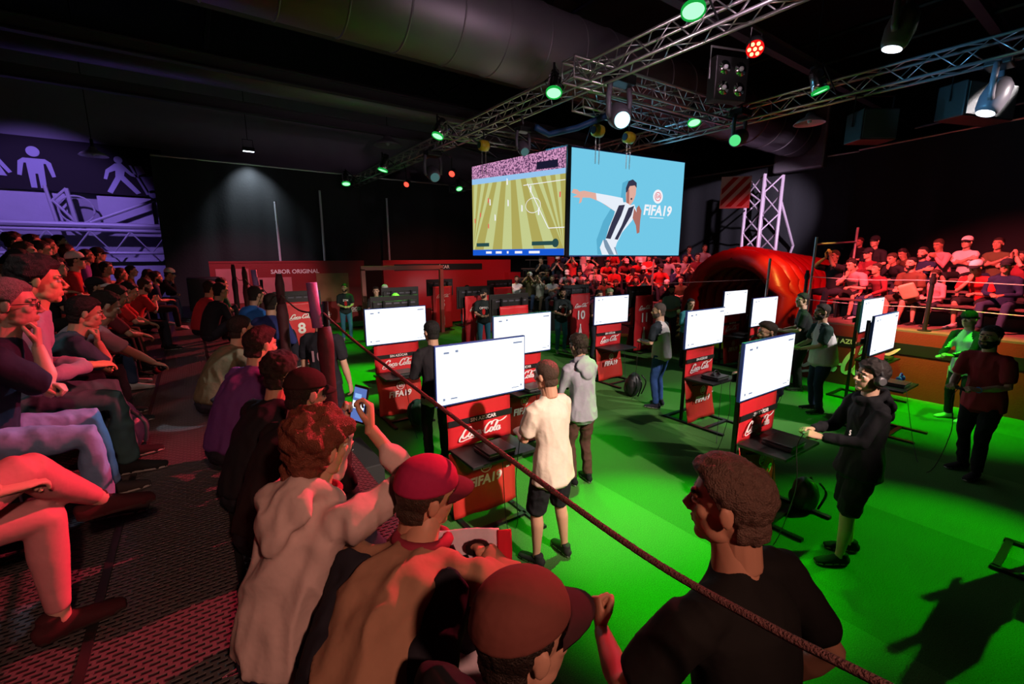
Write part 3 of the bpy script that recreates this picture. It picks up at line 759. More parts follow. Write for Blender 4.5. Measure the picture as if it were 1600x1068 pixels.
# wall furniture under the panel: painted truss girder on the wall, wall boards
WBOARD = mat('boards_violet_tint', (.50, .47, .62), .8, bump=.2, bscale=12, var=.12, vscale=1.5)  # white boards, the violet wash is mixed into their colour
for x0, x1, z0, z1, lab in ((-7.4, -3.1, 3.55, 4.6, 'pale wall board with dark arches beneath the restroom pictograms'), (-2.35, -.95, 3.5, 4.55, 'pale wall board beneath the porter pictogram'), (-7.4, -.7, .2, 2.55, 'pale wall boards behind the farthest seated rows')):
    o = B().b2((x0, 20.35, z0), (x1, 20.6, z1)).obj('wall_board', WBOARD); prop(o, lab, 'wall board')
GIR = mat('lilac_steel', (.50, .47, .60), .5, .2)
e = empty('lattice_girder', (-4, 19.9, 2.7), label='pale lattice girder across the end wall behind the seated rows', cat='girder')
B().tube([(-3.8, 0, .88), (3.3, 0, .88)], .09, 8).obj('chord', GIR, e)
B().tube([(-3.8, 0, .72), (3.3, 0, .72)], .05, 8).obj('chord', GIR, e)
B().tube([(-3.8, 0, 0), (3.3, 0, 0)], .05, 8).obj('chord', GIR, e)
b = B()
for k in range(7): b.tube([(-3.6 + k, 0, .7), (-3.1 + k, 0, 0), (-2.6 + k, 0, .7)], .028, 6)
b.obj('bracing', GIR, e)
e = empty('bracket_frame', (-3.1, 19.9, 3.62), label='triangular steel bracket standing on the girder beside a ring', cat='bracket')
B().tube([(-.35, 0, 1.1), (-.22, 0, 0)], .05).tube([(-.3, 0, .6), (.12, 0, 1.05)], .04).tube([(-.25, 0, .7), (.2, 0, .05)], .04).tube([(.12, 0, 1.05), (.22, 0, 0)], .06).obj('frame_tube', GIR, e)
B().tube([(.28 + .42 * cos(a), 0, .42 + .42 * sin(a)) for a in [R(15 * k) for k in range(24)]], .03, 6, True).obj('ring', GIR, e)
prop(B().tube([(-2.55, 19.9, 3.66), (-.85, 19.9, 4.45)], .05).obj('strut', GIR), 'slanting pale strut rising from the girder to the panel', 'strut')
# poles before the curtain
for x, z0, z1, lab in ((2.62, 2.3, 4.5, 'white pole rising behind the booth lettering, nearest the pictogram wall'), (4.15, 2.3, 5.0, 'tall white pole before the curtain, middle of three'), (6.7, 2.3, 4.9, 'white pole before the curtain above the red portal')):
    prop(B().tube([(x, 18.4, 0), (x, 18.4, z1)], .04, 8).obj('pole', mat('white_pole', (.7, .7, .8), .5)), lab, 'pole', 'white poles before the curtain')
# ------------------------------------------------------------------ booths at the far end
e = empty('booth_wall', (2.7, 17, 0), label='long maroon booth wall lettered SABOR ORIGINAL before the black curtain', cat='booth')
B().b2((-2.3, 0, .2), (2.5, .12, 2.4)).obj('panel', RED_D, e)
B().b2((-2.3, -.02, 2.38), (2.5, .14, 2.44)).obj('top_rail', RED_D, e)
put('lettering', text_mesh('SABOR ORIGINAL', .19, WHITE, .02), e, (.15, -.012, 2.08))
for i, (x, z, wd, h) in enumerate(((-1.7, 1.1, .9, 1.1), (-.5, 1.0, 1.0, .9))):
    B().b2((x - wd / 2, -.03, z), (x + wd / 2, 0, z + h)).obj('poster', mat('poster_pink', (.55, .16, .18), .4, var=.3, vscale=2), e)
B().b2((.8, -.03, 1.0), (1.9, 0, 2.0)).obj('poster', mat('poster_ochre', (.30, .16, .07), .5, var=.5, vscale=2), e)
put('wordmark', LOGO, e, (1.75, -.03, .62), sc=.12)
put('lettering', text_mesh('00', .34, mat('print_blue', (.3, .5, .55), .6), .02), e, (1.65, -.02, 1.55))
e = empty('booth_wall', (8.2, 15.5, 0), label='bright red booth wall with a black SIN AZÚCAR band', cat='booth')
B().b2((-2.8, 0, .1), (2.6, .15, 2.46)).obj('panel', mat('red_gloss', (.45, .012, .02), .35), e)
B().b2((-2.4, -.03, 2.10), (1.2, 0, 2.32)).obj('band', BLACK, e)
B().b2((2.3, -.3, .1), (2.9, .15, 1.95)).obj('end_panel', mat('red_gloss', (0, 0, 0)), e)
put('lettering', text_mesh('SIN AZÚCAR', .17, WHITE, .02), e, (-.75, -.045, 2.2))
e = empty('portal_frame', (5.55, 14, 0), label='slim pink lit portal frame standing among the far gaming stands', cat='portal')
PINKW = mat('portal_wood', (.40, .14, .12), .6)
for s in (-1, 1): B().b2((s * 1.32 - .06, -.06, 0), (s * 1.32 + .06, .06, 2.2)).obj('post', PINKW, e)
B().b2((-1.38, -.06, 2.17), (1.38, .06, 2.30)).obj('lintel', PINKW, e)
prop(B().b2((-.2, 15.2, 1.1), (.6, 16.2, 2.0), .02).obj('counter', mat('counter_dark', (.03, .015, .02), .5)), 'low dark counter in the corner of the booth wall and curtain', 'counter')
# ------------------------------------------------------------------ trusses and rig
def truss(a, bq, lab, s=.29):
    a, bq = V(a), V(bq); d = bq - a; L = d.length; u = d.normalized(); side = u.cross(Z3).normalized(); h = s / 2
    e = empty('lighting_truss', a, label=lab, cat='truss', group='aluminium lighting trusses')
    cs = [side * (x * h) + Z3 * (z * h) for x, z in ((-1, -1), (1, -1), (1, 1), (-1, 1))]
    for c in cs: B().tube([c, c + d], .025, 8).obj('chord', ALU, e, smooth=True)
    n = max(2, int(L / .30)); st = L / n; b = B()
    for k in range(4):
        p, q = cs[k], cs[(k + 1) % 4]
        for i in range(n):
            x, y = (p, q) if i % 2 else (q, p)
            b.tube([x + u * (i * st), y + u * ((i + 1) * st)], .0095, 5)
    for i in (0, n // 2, n):
        for k in range(4): b.tube([cs[k] + u * (i * st), cs[(k + 1) % 4] + u * (i * st)], .012, 5)
    b.obj('bracing', ALU, e, smooth=True)
    return e
TA, TB, TZ = 5.55, 9.6, 5.45
truss((TA, 1.4, TZ), (TA, 20.4, TZ), 'long lighting truss carrying green lamps, on the pictogram wall side')
truss((TB, -1.5, TZ), (TB, 18.2, TZ), 'long lighting truss on the red stand side, blue lit, passing behind the screens')
truss((TA - .45, 5.75, TZ), (TB, 5.55, TZ), 'cross truss carrying the chain hoists above the big screens')
truss((TA - .5, 9.9, TZ), (TB, 9.9, TZ), 'farther cross truss behind the big hanging screens')
truss((6.2, 6.7, TZ), (9.45, 6.7, TZ), 'short truss directly above the right big screen')
def par(loc, aim, lab, col, glowc, s=1.0, group='green par cans on the trusses', en=0, size=38):
    """loc = lens centre"""
    d = (V(aim) - V(loc)).normalized(); m = basis_z(d)
    e = empty('par_can', loc, label=lab, cat='stage light', group=group)
    r = .105 * s
    q = B().lathe([(r * 1.02, 0), (r, -.10 * s), (r * .92, -.17 * s), (r * .92, -.26 * s), (r * .6, -.33 * s)], n=24, rot=m).obj('can_body', CHROME, e, smooth=True)
    B().lathe([(r * .6, -.33 * s), (r * .55, -.37 * s)], n=16, rot=m).obj('back_cap', BLACK, e)
    b = B(); rr = [(r * 1.12, .02), (r * 1.12, -.02), (r * 1.0, -.02), (r * 1.0, .02)]
    b.lathe(rr + [rr[0]], n=24, rot=m, cap=False).obj('gel_frame', glow('green_rim_glow', (.01, .45, .06), .8), e)  # emission stands in for lamp light caught on the frame
    B().lathe([(r * .99, .004), (r * .99, .0)], n=24, rot=m).obj('lens', glowc, e)
    sd = m @ X3
    B().tube([sd * r * 1.1 + m @ V((0, 0, -.15 * s)), sd * r * 1.3 + V((0, 0, .16 * s)), V((0, 0, .26 * s)), -sd * r * 1.3 + V((0, 0, .16 * s)), -sd * r * 1.1 + m @ V((0, 0, -.15 * s))], .009, 6).obj('yoke', STEEL, e)
    B().tube([(0, 0, .25 * s), (0, 0, .40 * s)], .02, 6).obj('clamp', STEEL, e)
    tx = TA if loc[0] < 7.4 else TB
    if loc[2] > 4.4 and abs(loc[0] - tx) < .9: B().tube([(0, 0, .38 * s), (tx - loc[0], 0, TZ - .12 - loc[2])], .014, 6).obj('clamp_arm', STEEL, e)
    if en: spot(V(loc) + d * .03, aim, col, en, size, .8, .04)
def basis_z(d):
    d = V(d).normalized(); x = d.cross(Z3)
    if x.length < 1e-3: x = X3.copy()
    x.normalize(); return M((x, d.cross(x), d)).transposed()
GG = glow('green_lens', (.30, 1.0, .42), 1.7)
def mover(loc, aim, lab, gl, s=1.0):
    d = (V(aim) - V(loc)).normalized(); m = basis_z(d)
    e = empty('moving_head', loc, label=lab, cat='stage light', group='moving head lights under the trusses')
    B().box((0, 0, .42 * s), (.34 * s, .26 * s, .12 * s), bev=.02).obj('base', PLAST, e)
    for k in (-1, 1):
        B().tube([(k * .17 * s, 0, .38 * s), (k * .20 * s, 0, .20 * s), (k * .19 * s, 0, 0), (k * .15 * s, 0, -.04 * s)], .035 * s, 8).obj('yoke_arm', mat('mover_grey', (.16, .15, .18), .35), e, smooth=True)
    B().lathe([(.07 * s, -.24 * s), (.13 * s, -.16 * s), (.15 * s, 0), (.13 * s, .15 * s), (.105 * s, .20 * s)], n=22, rot=m).obj('head', mat('mover_grey', (0, 0, 0)), e, smooth=True)
    B().lathe([(.098 * s, .203 * s), (.098 * s, .207 * s)], n=22, rot=m).obj('lens', gl, e)
    tx = TA if loc[0] < 7.4 else TB
    B().tube([(0, 0, .46 * s), (0, 0, .56 * s), ((tx - loc[0]) if abs(tx - loc[0]) < 1.1 else 0, 0, TZ - .12 - loc[2])], .022, 6).obj('clamp', STEEL, e)
CY_ = glow('cyan_lens', (.35, .85, 1.0), 3.5); WH_ = glow('white_lens', (.75, .85, 1.0), 4.0); DIM = glow('dim_lens', (.05, .12, .12), 1.0)
par((5.28, 6.3, 5.3), (3.6, 4.6, 0), 'green par can nearest the corner of the big screens', GREEN, GG, 1.15, en=1500, size=36)
par((8.75, 5.95, 5.3), (7.4, 4.0, 0), 'green par can at the junction of cross truss and red side truss', GREEN, GG, 1.1, en=500, size=36)
par((8.87, 3.7, 5.3), (10.0, 2.4, 0), 'green par can hanging midway along the red side truss', GREEN, GG, 1.1, en=1400, size=36)
par((4.98, 3.5, 5.35), (3.35, 2.25, 0), 'green par can nearest the camera at the top of the picture', GREEN, GG, 1.15, en=3500, size=30)
par((4.9, 9.95, 5.3), (2.7, 9.4, 0), 'green par can above the far cross truss end', GREEN, GG, 1.15, en=2800, size=36)
par((5.1, 14.2, 5.2), (3.6, 14.3, 0), 'second farthest green par can on the long truss', GREEN, GG, 1.3, en=900, size=50)
par((5.0, 17.9, 5.25), (4.6, 16.0, 0), 'farthest green par can on the long truss', GREEN, GG, 1.3, en=60)
par((8.9, 16.3, 5.2), (8.6, 13, 0), 'green par can at the far end of the truss behind the screens', GREEN, GG, 1.1, en=500, size=60)
par((5.0, 19.4, 4.6), (5, 17, 0), 'flat green strip lamp under the far tip of the long truss', GREEN, GG, 1.3)
par((9.0, -.9, 5.3), (5.1, .75, 0), 'green par can outside the frame over the camera end of the turf', GREEN, GG, 1.1, en=2300, size=27)
par((9.05, 1.2, 5.3), (9.9, 1.9, 0), 'green par can beside the edge of the picture, aimed along the stage', GREEN, GG, 1.1, en=1600, size=46)
# red wash par with LED cells
e = empty('led_par', (5.82, 3.2, 5.05), label='red LED par glowing under the near end of the truss', cat='stage light')
mm = basis_z(V((-.55, -.35, -.55)))
B().lathe([(.10, 0), (.10, -.14), (.07, -.2)], n=24, rot=mm).obj('can_body', PLAST, e, smooth=True)
for k in range(7):
    c = V((0, 0, .004)) if k == 6 else V((.062 * cos(k * pi / 3), .062 * sin(k * pi / 3), .004))
    B().lathe([(.021, 0), (.021, .006)], mm @ c, 12, mm).obj('led_cell', glow('red_led', (1.0, .30, .12), 5.0), e)
B().lathe([(.0985, .001), (.0985, .002)], n=24, rot=mm).obj('face_plate', glow('red_face', (.9, .01, .01), 1.0), e)
B().tube([(-.11, 0, 0), (-.12, 0, .2), (.12, 0, .2), (.11, 0, 0)], .01, 6).obj('yoke', STEEL, e)
for loc, lab in (((5.9, 11.2, 4.75), 'small red LED lamp beside the far moving head'), ((5.6, 13.6, 4.75), 'small red LED lamp farther along the long truss')):
    e = empty('led_par', loc, label=lab, cat='stage light')
    B().lathe([(.09, 0), (.09, -.14), (.05, -.2)], n=16, rot=basis_z(V((-.6, -.5, -.5)))).obj('can_body', PLAST, e)
    B().tube([(0, 0, .05), (0, 0, .4), (TA - loc[0], 0, TZ - .12 - loc[2])], .012, 6).obj('clamp_arm', STEEL, e)
    B().lathe([(.08, .004), (.08, .008)], n=16, rot=basis_z(V((-.6, -.5, -.5)))).obj('lens', glow('red_lens', (1, .05, .03), 3.0), e)
mover((5.95, 5.45, 4.85), (4.4, 3.0, 3.2), 'cyan lit moving head hanging above the corner of the big screens', CY_, 1.25)
mover((9.33, 5.3, 4.95), (7.5, 4.9, 4.2), 'green tinted moving head under the red side truss', glow('green_dim', (.1, .8, .25), 1.0), 1.1)
mover((9.75, 1.75, 4.85), (9.2, 2.2, 3.0), 'moving head with a blue white beam at the edge of the picture', WH_, 1.1)
mover((6.52, 2.0, 5.0), (6.3, 2.3, 3.6), 'bright white moving head at the top of the picture', WH_, .95)
mover((5.5, 11.5, 4.75), (4.8, 8.5, 3.0), 'dim moving head under the long truss beyond the screens', DIM, 1.2)
mover((5.6, 7.6, 4.7), (4.8, 5.5, 3.0), 'unlit moving head tucked above the pitch screen', DIM, .8)
# blinder and loudspeaker boxes
e = empty('blinder_light', (5.98, 3.62, 4.85), rz=R(-20), label='unlit four lamp blinder hanging below the near truss', cat='stage light')
B().box((0, 0, 0), (.50, .16, .52), bev=.015).obj('housing', PLAST, e)
for x in (-.12, .12):
    for z in (-.12, .12):
        q = B().lathe([(.085, 0), (.07, .03), (.02, .05)], (x, -.085, z), 18, M.Rotation(-pi / 2, 3, 'X')).obj('reflector', CHROME, e, smooth=True)
        l = B().ell((x, -.10, z), (.03, .03, .03)).obj('bulb', mat('frosted_glass', (0, 0, 0)), e, smooth=True)
B().tube([(-.28, 0, 0), (-.28, 0, .38), (.28, 0, .38), (.28, 0, 0)], .014, 6).obj('bracket', ALU, e)
def speaker(loc, rz, size, lab):
    e = empty('loudspeaker', loc, rz=R(rz), label=lab, cat='loudspeaker'); x, y, z = size
    B().box((0, 0, 0), size, bev=.02).obj('cabinet', PLAST, e)
    B().box((0, -y / 2 - .006, 0), (x * .92, .012, z * .88)).obj('grille', mat('speaker_grille', (.07, .075, .07), .5, .4, bump=.6, bscale=200), e)
    B().tube([(-x / 2 - .02, 0, 0), (-x / 2 - .02, 0, z / 2 + .25), (x / 2 + .02, 0, z / 2 + .25), (x / 2 + .02, 0, 0)], .015, 6).obj('bracket', STEEL, e)
    return e
speaker((9.9, 3.25, 4.80), -35, (.62, .40, .50), 'black loudspeaker box hanging beneath the red side truss')
speaker((10.6, 2.1, 5.0), -20, (1.15, .40, .52), 'wide dark loudspeaker beside the beam moving head')
# chain hoists
for i, (x, y, lab) in enumerate(((6.75, 6.7, 'yellow chain hoist above the corner of the screens'), (7.65, 6.7, 'yellow chain hoist above the middle of the footballer screen'), (5.55, 9.0, 'chain hoist above the pitch screen, under the long truss'))):
    e = empty('chain_hoist', (x, y, 5.0), label=lab, cat='hoist', group='chain hoists holding the screens')
    B().lathe([(.06, -.12), (.11, -.09), (.12, 0), (.11, .09), (.06, .12)], n=18, rot=M.Rotation(pi / 2, 3, 'Y')).obj('motor', mat('hoist_yellow', (.75, .55, .03), .4), e, smooth=True)
    B().lathe([(.07, -.13), (.07, .13)], n=14, rot=M.Rotation(pi / 2, 3, 'Y')).obj('motor_cap', PLAST, e)
    for k in (-1, 1):
        b = B()
        for j in range(16): b.tube([(k * .05 + .012 * cos(t) * (j % 2), .012 * cos(t) * (1 - j % 2), -.08 - j * .034 + .024 * sin(t)) for t in [q * pi / 4 for q in range(8)]], .004, 4, True)
        b.obj('chain', ALU, e)
    B().tube([(0, 0, .1), (0, 0, .32)], .015, 6).obj('hook', STEEL, e)
prop(B().tube([(5.6, 7.2, 5.0), (6.0, 7.3, 4.95), (6.4, 6.9, 5.05), (6.9, 6.3, 5.3)], .06, 8).obj('cable_loom', mat('blue_cable', (.02, .08, .22), .5), smooth=True), 'thick blue cable loom drooping over the screens', 'cable')
for k, (x, y) in enumerate(((6.15, 9.6), (6.3, 8.2))):
    prop(B().tube([(TA, y, TZ - .15), (x + .35, y + .3, 5.02), (TA + .1, y + .9, TZ - .15)], .02, 6).obj('support_strap', STEEL), ['steel strap holding the pitch screen, farther one', 'steel strap holding the pitch screen, nearer one'][k], 'strap')
# ------------------------------------------------------------------ hanging LED screens
C0 = V((6.95, 7.85, 2.62)); L1 = V((6.42, 11.05, 2.62)); R1 = V((10.65, 7.42, 2.62)); SH = 2.34
def screen_frame(a, b_, lab, depth=.16):
    d = b_ - a; W = V((d.x, d.y, 0)).length; rz = math.atan2(d.y, d.x)
    e = empty('led_screen', a, label=lab, cat='screen'); e.rotation_euler = (0, 0, rz)
    B().b2((-.03, .02, -.03), (W + .03, depth, SH + .03)).obj('casing', BLUEM if 'footballer' in lab else PLAST, e)
    return e, W
class Pic:
    def __init__(s, e, W): s.e, s.W, s.k = e, W, 0
    def add(s, name, polys, m, circ=(), ring=()):
        b = B(); y = .012 - s.k * .0012; s.k += 1
        for p in polys: b.poly([(u * s.W, y, v * SH) for u, v in p])
        for (u, v, r) in circ: b.poly([(u * s.W + r * cos(t), y, v * SH + r * sin(t)) for t in [R(20 * k) for k in range(18)]])
        for (u, v, rx, ry, wd) in ring: b.tube([(u * s.W + rx * cos(t), y, v * SH + ry * sin(t)) for t in [R(12 * k) for k in range(30)]], wd, 4, True)
        return b.obj(name, m, s.e)
EG = lambda n, c, s=1.0: glow('screen_' + n, c, s)
e, W = screen_frame(L1, C0, 'hanging LED screen showing a striped football pitch')
p = Pic(e, W)
p.add('display', [[(0, 0), (1, 0), (1, 1), (0, 1)]], EG('pitch', (.42, .38, .10)))
st = []
for i in range(-8, 12, 2):
    a, b_ = .42 + (i - .5) * .115, .42 + (i + .5) * .115; vp = .45
    t = .58
    q = [(a, .05), (b_, .05), (b_ + (vp - b_) * t, .83), (a + (vp - a) * t, .83)]
    if q[2][0] < .0 or q[3][0] > 1: continue
    q = [(min(1, max(0, x)), y) for x, y in q]; st.append(q)
p.add('mown_stripe', st, EG('pitch_light', (.55, .60, .26)))
cm = EG('crowd', (.25, .10, .24))
nt = cm.node_tree; tcx = nt.nodes.new('ShaderNodeTexCoord'); nn = nt.nodes.new('ShaderNodeTexNoise'); nn.inputs['Scale'].default_value = 28; cr = nt.nodes.new('ShaderNodeValToRGB')
cr.color_ramp.elements[0].position = .38; cr.color_ramp.elements[0].color = (.06, .02, .08, 1); cr.color_ramp.elements[1].position = .62; cr.color_ramp.elements[1].color = (.75, .35, .60, 1)
nt.links.new(tcx.outputs['Object'], nn.inputs[0]); nt.links.new(nn.outputs[0], cr.inputs[0]); nt.links.new(cr.outputs[0], nt.nodes['Emission'].inputs[0])
p.add('crowd_band', [[(0, .86), (1, .80), (1, 1), (0, 1)]], cm)
p.add('hoarding', [[(0, .80), (1, .76), (1, .81), (0, .86)]], EG('hoarding', (.30, .55, .85)))
p.add('scoreboard', [[(.73, .84), (.93, .83), (.93, .90), (.73, .91)]], EG('black', (.01, .01, .03)))
p.add('lower_bar', [[(0, 0), (1, 0), (1, .065), (0, .065)]], EG('blue_bar', (.01, .10, .65)))
p.add('bar_text', [[(x, .02), (x + w_, .02), (x + w_, .045), (x, .045)] for x, w_ in ((.17, .07), (.29, .07), (.42, .02), (.51, .08), (.66, .11))], EG('white', (.9, .9, .95)))
p.add('banner_graphic', [[(.05, .10), (.21, .10), (.21, .14), (.05, .14)], [(.69, .10), (.90, .10), (.90, .14), (.69, .14)]], EG('dark_green', (.02, .07, .07)), [(.92, .12, .10)])
ln = lambda a, b_, w_=.004: [(a[0] - w_, a[1]), (a[0] + w_, a[1]), (b_[0] + w_, b_[1]), (b_[0] - w_, b_[1])]
p.add('pitch_line', [ln((.85, .27), (.64, .72)), [(.85, .262), (1, .262), (1, .27), (.85, .27)], [(.6, .705), (1, .70), (1, .707), (.6, .712)]], EG('white', (0, 0, 0)), ring=[(.70, .50, .24, .17, .007)])
p.add('football_player', [[(x, y), (x + .014, y), (x + .012, y + .06), (x, y + .07)] for x, y in ((.22, .55), (.28, .38), (.58, .45), (.75, .40), (.43, .52), (.67, .63), (.42, .74))], EG('white', (0, 0, 0)))
p.add('football_player', [[(x, y), (x + .012, y), (x + .012, y + .05), (x, y + .05)] for x, y in ((.10, .43), (.20, .30), (.03, .37), (.20, .58), (.95, .55))], EG('red', (.8, .12, .10)))
e, W = screen_frame(C0 + V((.06, 0, 0)), R1, 'hanging LED screen showing a striped shirt footballer on light blue')
p = Pic(e, W)
p.add('display', [[(0, 0), (1, 0), (1, 1), (0, 1)]], EG('sky_blue', (.17, .58, .80), 1.0))
def q2(*pts): return [((x - 725) / 810, (800 - y) / (800 - 60 - 115 * (x - 725) / 810)) for x, y in pts]
p.add('shade_shape', [q2((1080, 300), (1120, 280), (1110, 440), (1040, 560), (1000, 700), (985, 795), (930, 795), (920, 690), (960, 560), (1010, 470), (1070, 430))], EG('shade_blue', (.10, .42, .62)))
SK, SKD, WT, BK = EG('skin', (.75, .42, .34)), EG('skin_dark', (.42, .16, .13)), EG('white2', (.80, .86, .95)), EG('stripe', (.035, .035, .07))
p.add('player_arm', [q2((765, 340), (790, 345), (800, 358), (830, 352), (905, 368), (1000, 385), (1085, 405), (1090, 445), (1035, 492), (940, 430), (870, 400), (822, 398), (815, 430), (800, 440), (806, 400), (760, 395), (790, 380), (752, 365))], SK)
p.add('player_sleeve', [q2((905, 368), (1000, 385), (1085, 402), (1095, 445), (1035, 492), (975, 450), (912, 415))], WT)
p.add('player_head', [q2((1110, 330), (1125, 290), (1160, 285), (1178, 320), (1176, 380), (1160, 425), (1140, 452), (1112, 440), (1106, 380))], SK)
p.add('player_face_shade', [q2((1110, 345), (1128, 345), (1132, 440), (1112, 436))], SKD)
p.add('player_hair', [q2((1106, 365), (1104, 335), (1120, 288), (1150, 277), (1178, 300), (1180, 335), (1165, 318), (1130, 322), (1115, 360))], BK)
p.add('player_mouth', [q2((1140, 402), (1152, 402), (1150, 416), (1140, 415))], BK)
p.add('player_torso', [q2((1045, 440), (1105, 430), (1140, 452), (1168, 445), (1190, 500), (1155, 560), (1090, 640), (1062, 705), (978, 690), (1000, 600), (1030, 520))], WT)
p.add('player_stripe', [q2((1060, 452), (1102, 448), (1080, 520), (1045, 600), (1012, 685), (980, 680), (1015, 570)), q2((1128, 470), (1168, 455), (1150, 520), (1095, 620), (1062, 690), (1040, 686), (1085, 590))], BK)
p.add('player_arm', [q2((1168, 470), (1186, 500), (1186, 470), (1202, 452), (1222, 490), (1216, 560), (1215, 640), (1196, 648), (1186, 590), (1160, 540))], SKD)
p.add('player_leg', [q2((985, 692), (1060, 702), (1048, 745), (1068, 796), (958, 796), (942, 745), (962, 690))], WT)
p.add('shorts_shade', [q2((962, 690), (985, 692), (1040, 796), (1005, 796), (975, 740)), q2((1046, 740), (1066, 796), (1058, 796), (1038, 745))], EG('leg_shade', (.20, .30, .42)))
p.add('crest', [], EG('white', (0, 0, 0)), circ=[(.757, .62, .17)])
p.add('crest_mark', [], EG('rose', (.75, .25, .30)), ring=[(.757, .62, .10, .10, .012)])
o = put('lettering', text_mesh('EA', .13, EG('rose', (0, 0, 0)), .03, ext=.0005), e, (.757 * W, -.012, .62 * SH))
o = put('lettering', text_mesh('FIFA19', .34, EG('white', (0, 0, 0)), .03, .15, ext=.0005), e, (.757 * W, -.012, .47 * SH))
B().b2((.69 * W, -.008, .395 * SH), (.82 * W, -.006, .402 * SH)).obj('underline', EG('white', (0, 0, 0)), e)
B().tube([(.5, .1, SH + .03), (.5, -.2, SH + .55)], .012, 6).tube([(W - .5, .1, SH + .03), (W - .5, -.2, SH + .6)], .012, 6).obj('hanging_wire', STEEL, e)
# ------------------------------------------------------------------ gaming stands
_st = {}
def ring_mesh(r, wd, m):
    b = B(); b.tube([(r * cos(t), 0, r * sin(t)) for t in [R(12 * k) for k in range(30)]], wd, 5, True); return b.mesh('emblem_ring', [m])
RING = ring_mesh(.062, .0055, WHITE)
def bottle_mesh():
    b = B(); b.poly([(x * s_, 0, z) for s_, seq in ((1, [(.045, 0), (.05, .02), (.043, .10), (.05, .20), (.042, .29), (.018, .38), (.018, .45)]), (-1, [(.018, .45), (.018, .38), (.042, .29), (.05, .20), (.043, .10), (.05, .02), (.045, 0)])) for x, z in seq], (0, -.004, 0))
    return b.mesh('bottle_print', [WHITE])
BOT = bottle_mesh()
SCW = glow('tv_white', (.93, .97, 1.0), 1.35)
UI = glow('tv_marks', (.25, .30, .45), 1.0)
def stand(x, y, lab, s=1.0, back=False, num='10', foot='', console=True, rz=0.0, seed=0, light=True, tvlab=''):
    rz = rz + (pi if back else 0)
    e = empty('gaming_stand', (x, y, 0), rz, label=lab, cat='gaming stand', group='red branded gaming stands'); e.scale = (1, 1, s)
    b = B()
    for k in (-1, 1): b.b2((k * .31 - .025, -.62, 0), (k * .31 + .025, .42, .028))
    b.b2((-.31, .36, 0), (.31, .41, .028)).b2((-.31, -.33, 0), (.31, -.28, .028)).obj('base_frame', STEEL, e)
    for k in (-1, 1): B().b2((k * .27 - .02, .10, .028), (k * .27 + .02, .14, 1.72)).obj('post', STEEL, e)
    B().b2((-.36, .145, 1.36), (.36, .16, 1.44)).obj('mounting_bar', STEEL, e)
    up = fabric('upper_banner', .74, .50, (0, .045, .74), e, RED_F, .0, .007, seed)
    bd = B().b2((-.372, -.022, .235), (.372, -.014, .295)).obj('black_band', BLACK, up)
    put('lettering', text_mesh('SIN AZÚCAR', .052, WHITE, .02), up, (0.02, -.026, .265))
    put('wordmark', LOGO, up, (-.235, -.022, .095), sc=(.053, .05, .048))
    lo = fabric('lower_banner', .74, .66, (0, .03, .045), e, mat('red_orange_fabric', (.50, .028, .02), .45, bump=.5, bscale=5, var=.15, vscale=3), -.10, .012, seed + 3)
    put('emblem_ring', RING, lo, (0, -.085, .47))
    put('lettering', text_mesh('EA', .062, WHITE, .03, .2), lo, (0, -.085, .483))
    put('lettering', text_mesh('SPORTS', .022, WHITE, .03, .2), lo, (0, -.085, .448))
    put('lettering', text_mesh('FIFA19', .135, WHITE, .035, .12), lo, (-.02, -.10, .335))
    put('lettering', text_mesh('PS4', .026, WHITE, .02), lo, (.26, -.09, .40))
    sh = B(); sh.b2((-.36, -.42, .715), (.36, .04, .745), .004); shf = sh.obj('shelf', BLACK, e)
    B().tube([(-.2, -.30, .715), (-.2, .02, .60)], .012, 6).tube([(.2, -.30, .715), (.2, .02, .60)], .012, 6).obj('shelf_bracket', STEEL, e)
    if back:
        bb = fabric('back_banner', .74, 1.50, (0, .20, .06), e, RED_F, .0, .010, seed + 7, nz=24)
        for nm, me, z, sc in (('wordmark', LOGO, 1.12, (.05, .05, .045)), ('numerals', text_mesh(num, .34, WHITE, .03), .88, 1), ('bottle_print', BOT, .12, 1.15)):
            q = put(nm, me, bb, (.22 if nm == 'wordmark' else 0, .028, z), (0, 0, pi), sc)
    zb = 1.215 * s; t = empty('television', (x, y, zb), rz, label=tvlab or ('television on top of the ' + ' '.join(lab.replace('gaming ', '').split()[:11])), cat='television', group='flat televisions on the gaming stands')
    W_, H_ = 1.02, .585
    B().b2((-W_ / 2, -.015, 0), (W_ / 2, .02, H_), .004).obj('bezel', BLUEM if light else PLAST, t)
    B().b2((-W_ / 2 + .04, .02, .03), (W_ / 2 - .04, .06, H_ - .10), .01).obj('rear_housing', PLAST, t)
    b = B()
    for k in range(5): b.b2((-.42 + k * .17, .06, H_ - .16), (-.30 + k * .17, .063, H_ - .13))
    b.obj('rear_vent', mat('vent_grey', (.09, .09, .12), .5), t)
    B().b2((-.2, .06, .12), (.2, .10, .32)).obj('wall_mount', STEEL, t)
    sc_ = B().b2((-W_ / 2 + .012, -.0185, .016), (W_ / 2 - .012, -.0155, H_ - .012)).obj('display', SCW, t)
    b = B()
    for a, c, w_, h in ((-.42, .50, .055, .018), (-.30, .505, .03, .022), (.36, .515, .11, .016), (-.44, .055, .022, .024), (-.36, .06, .07, .013), (.34, .05, .09, .008), (.45, .06, .018, .018)):
        b.b2((a, -.0195, c), (a + w_, -.0187, c + h))
    b.obj('menu_marks', UI, sc_)
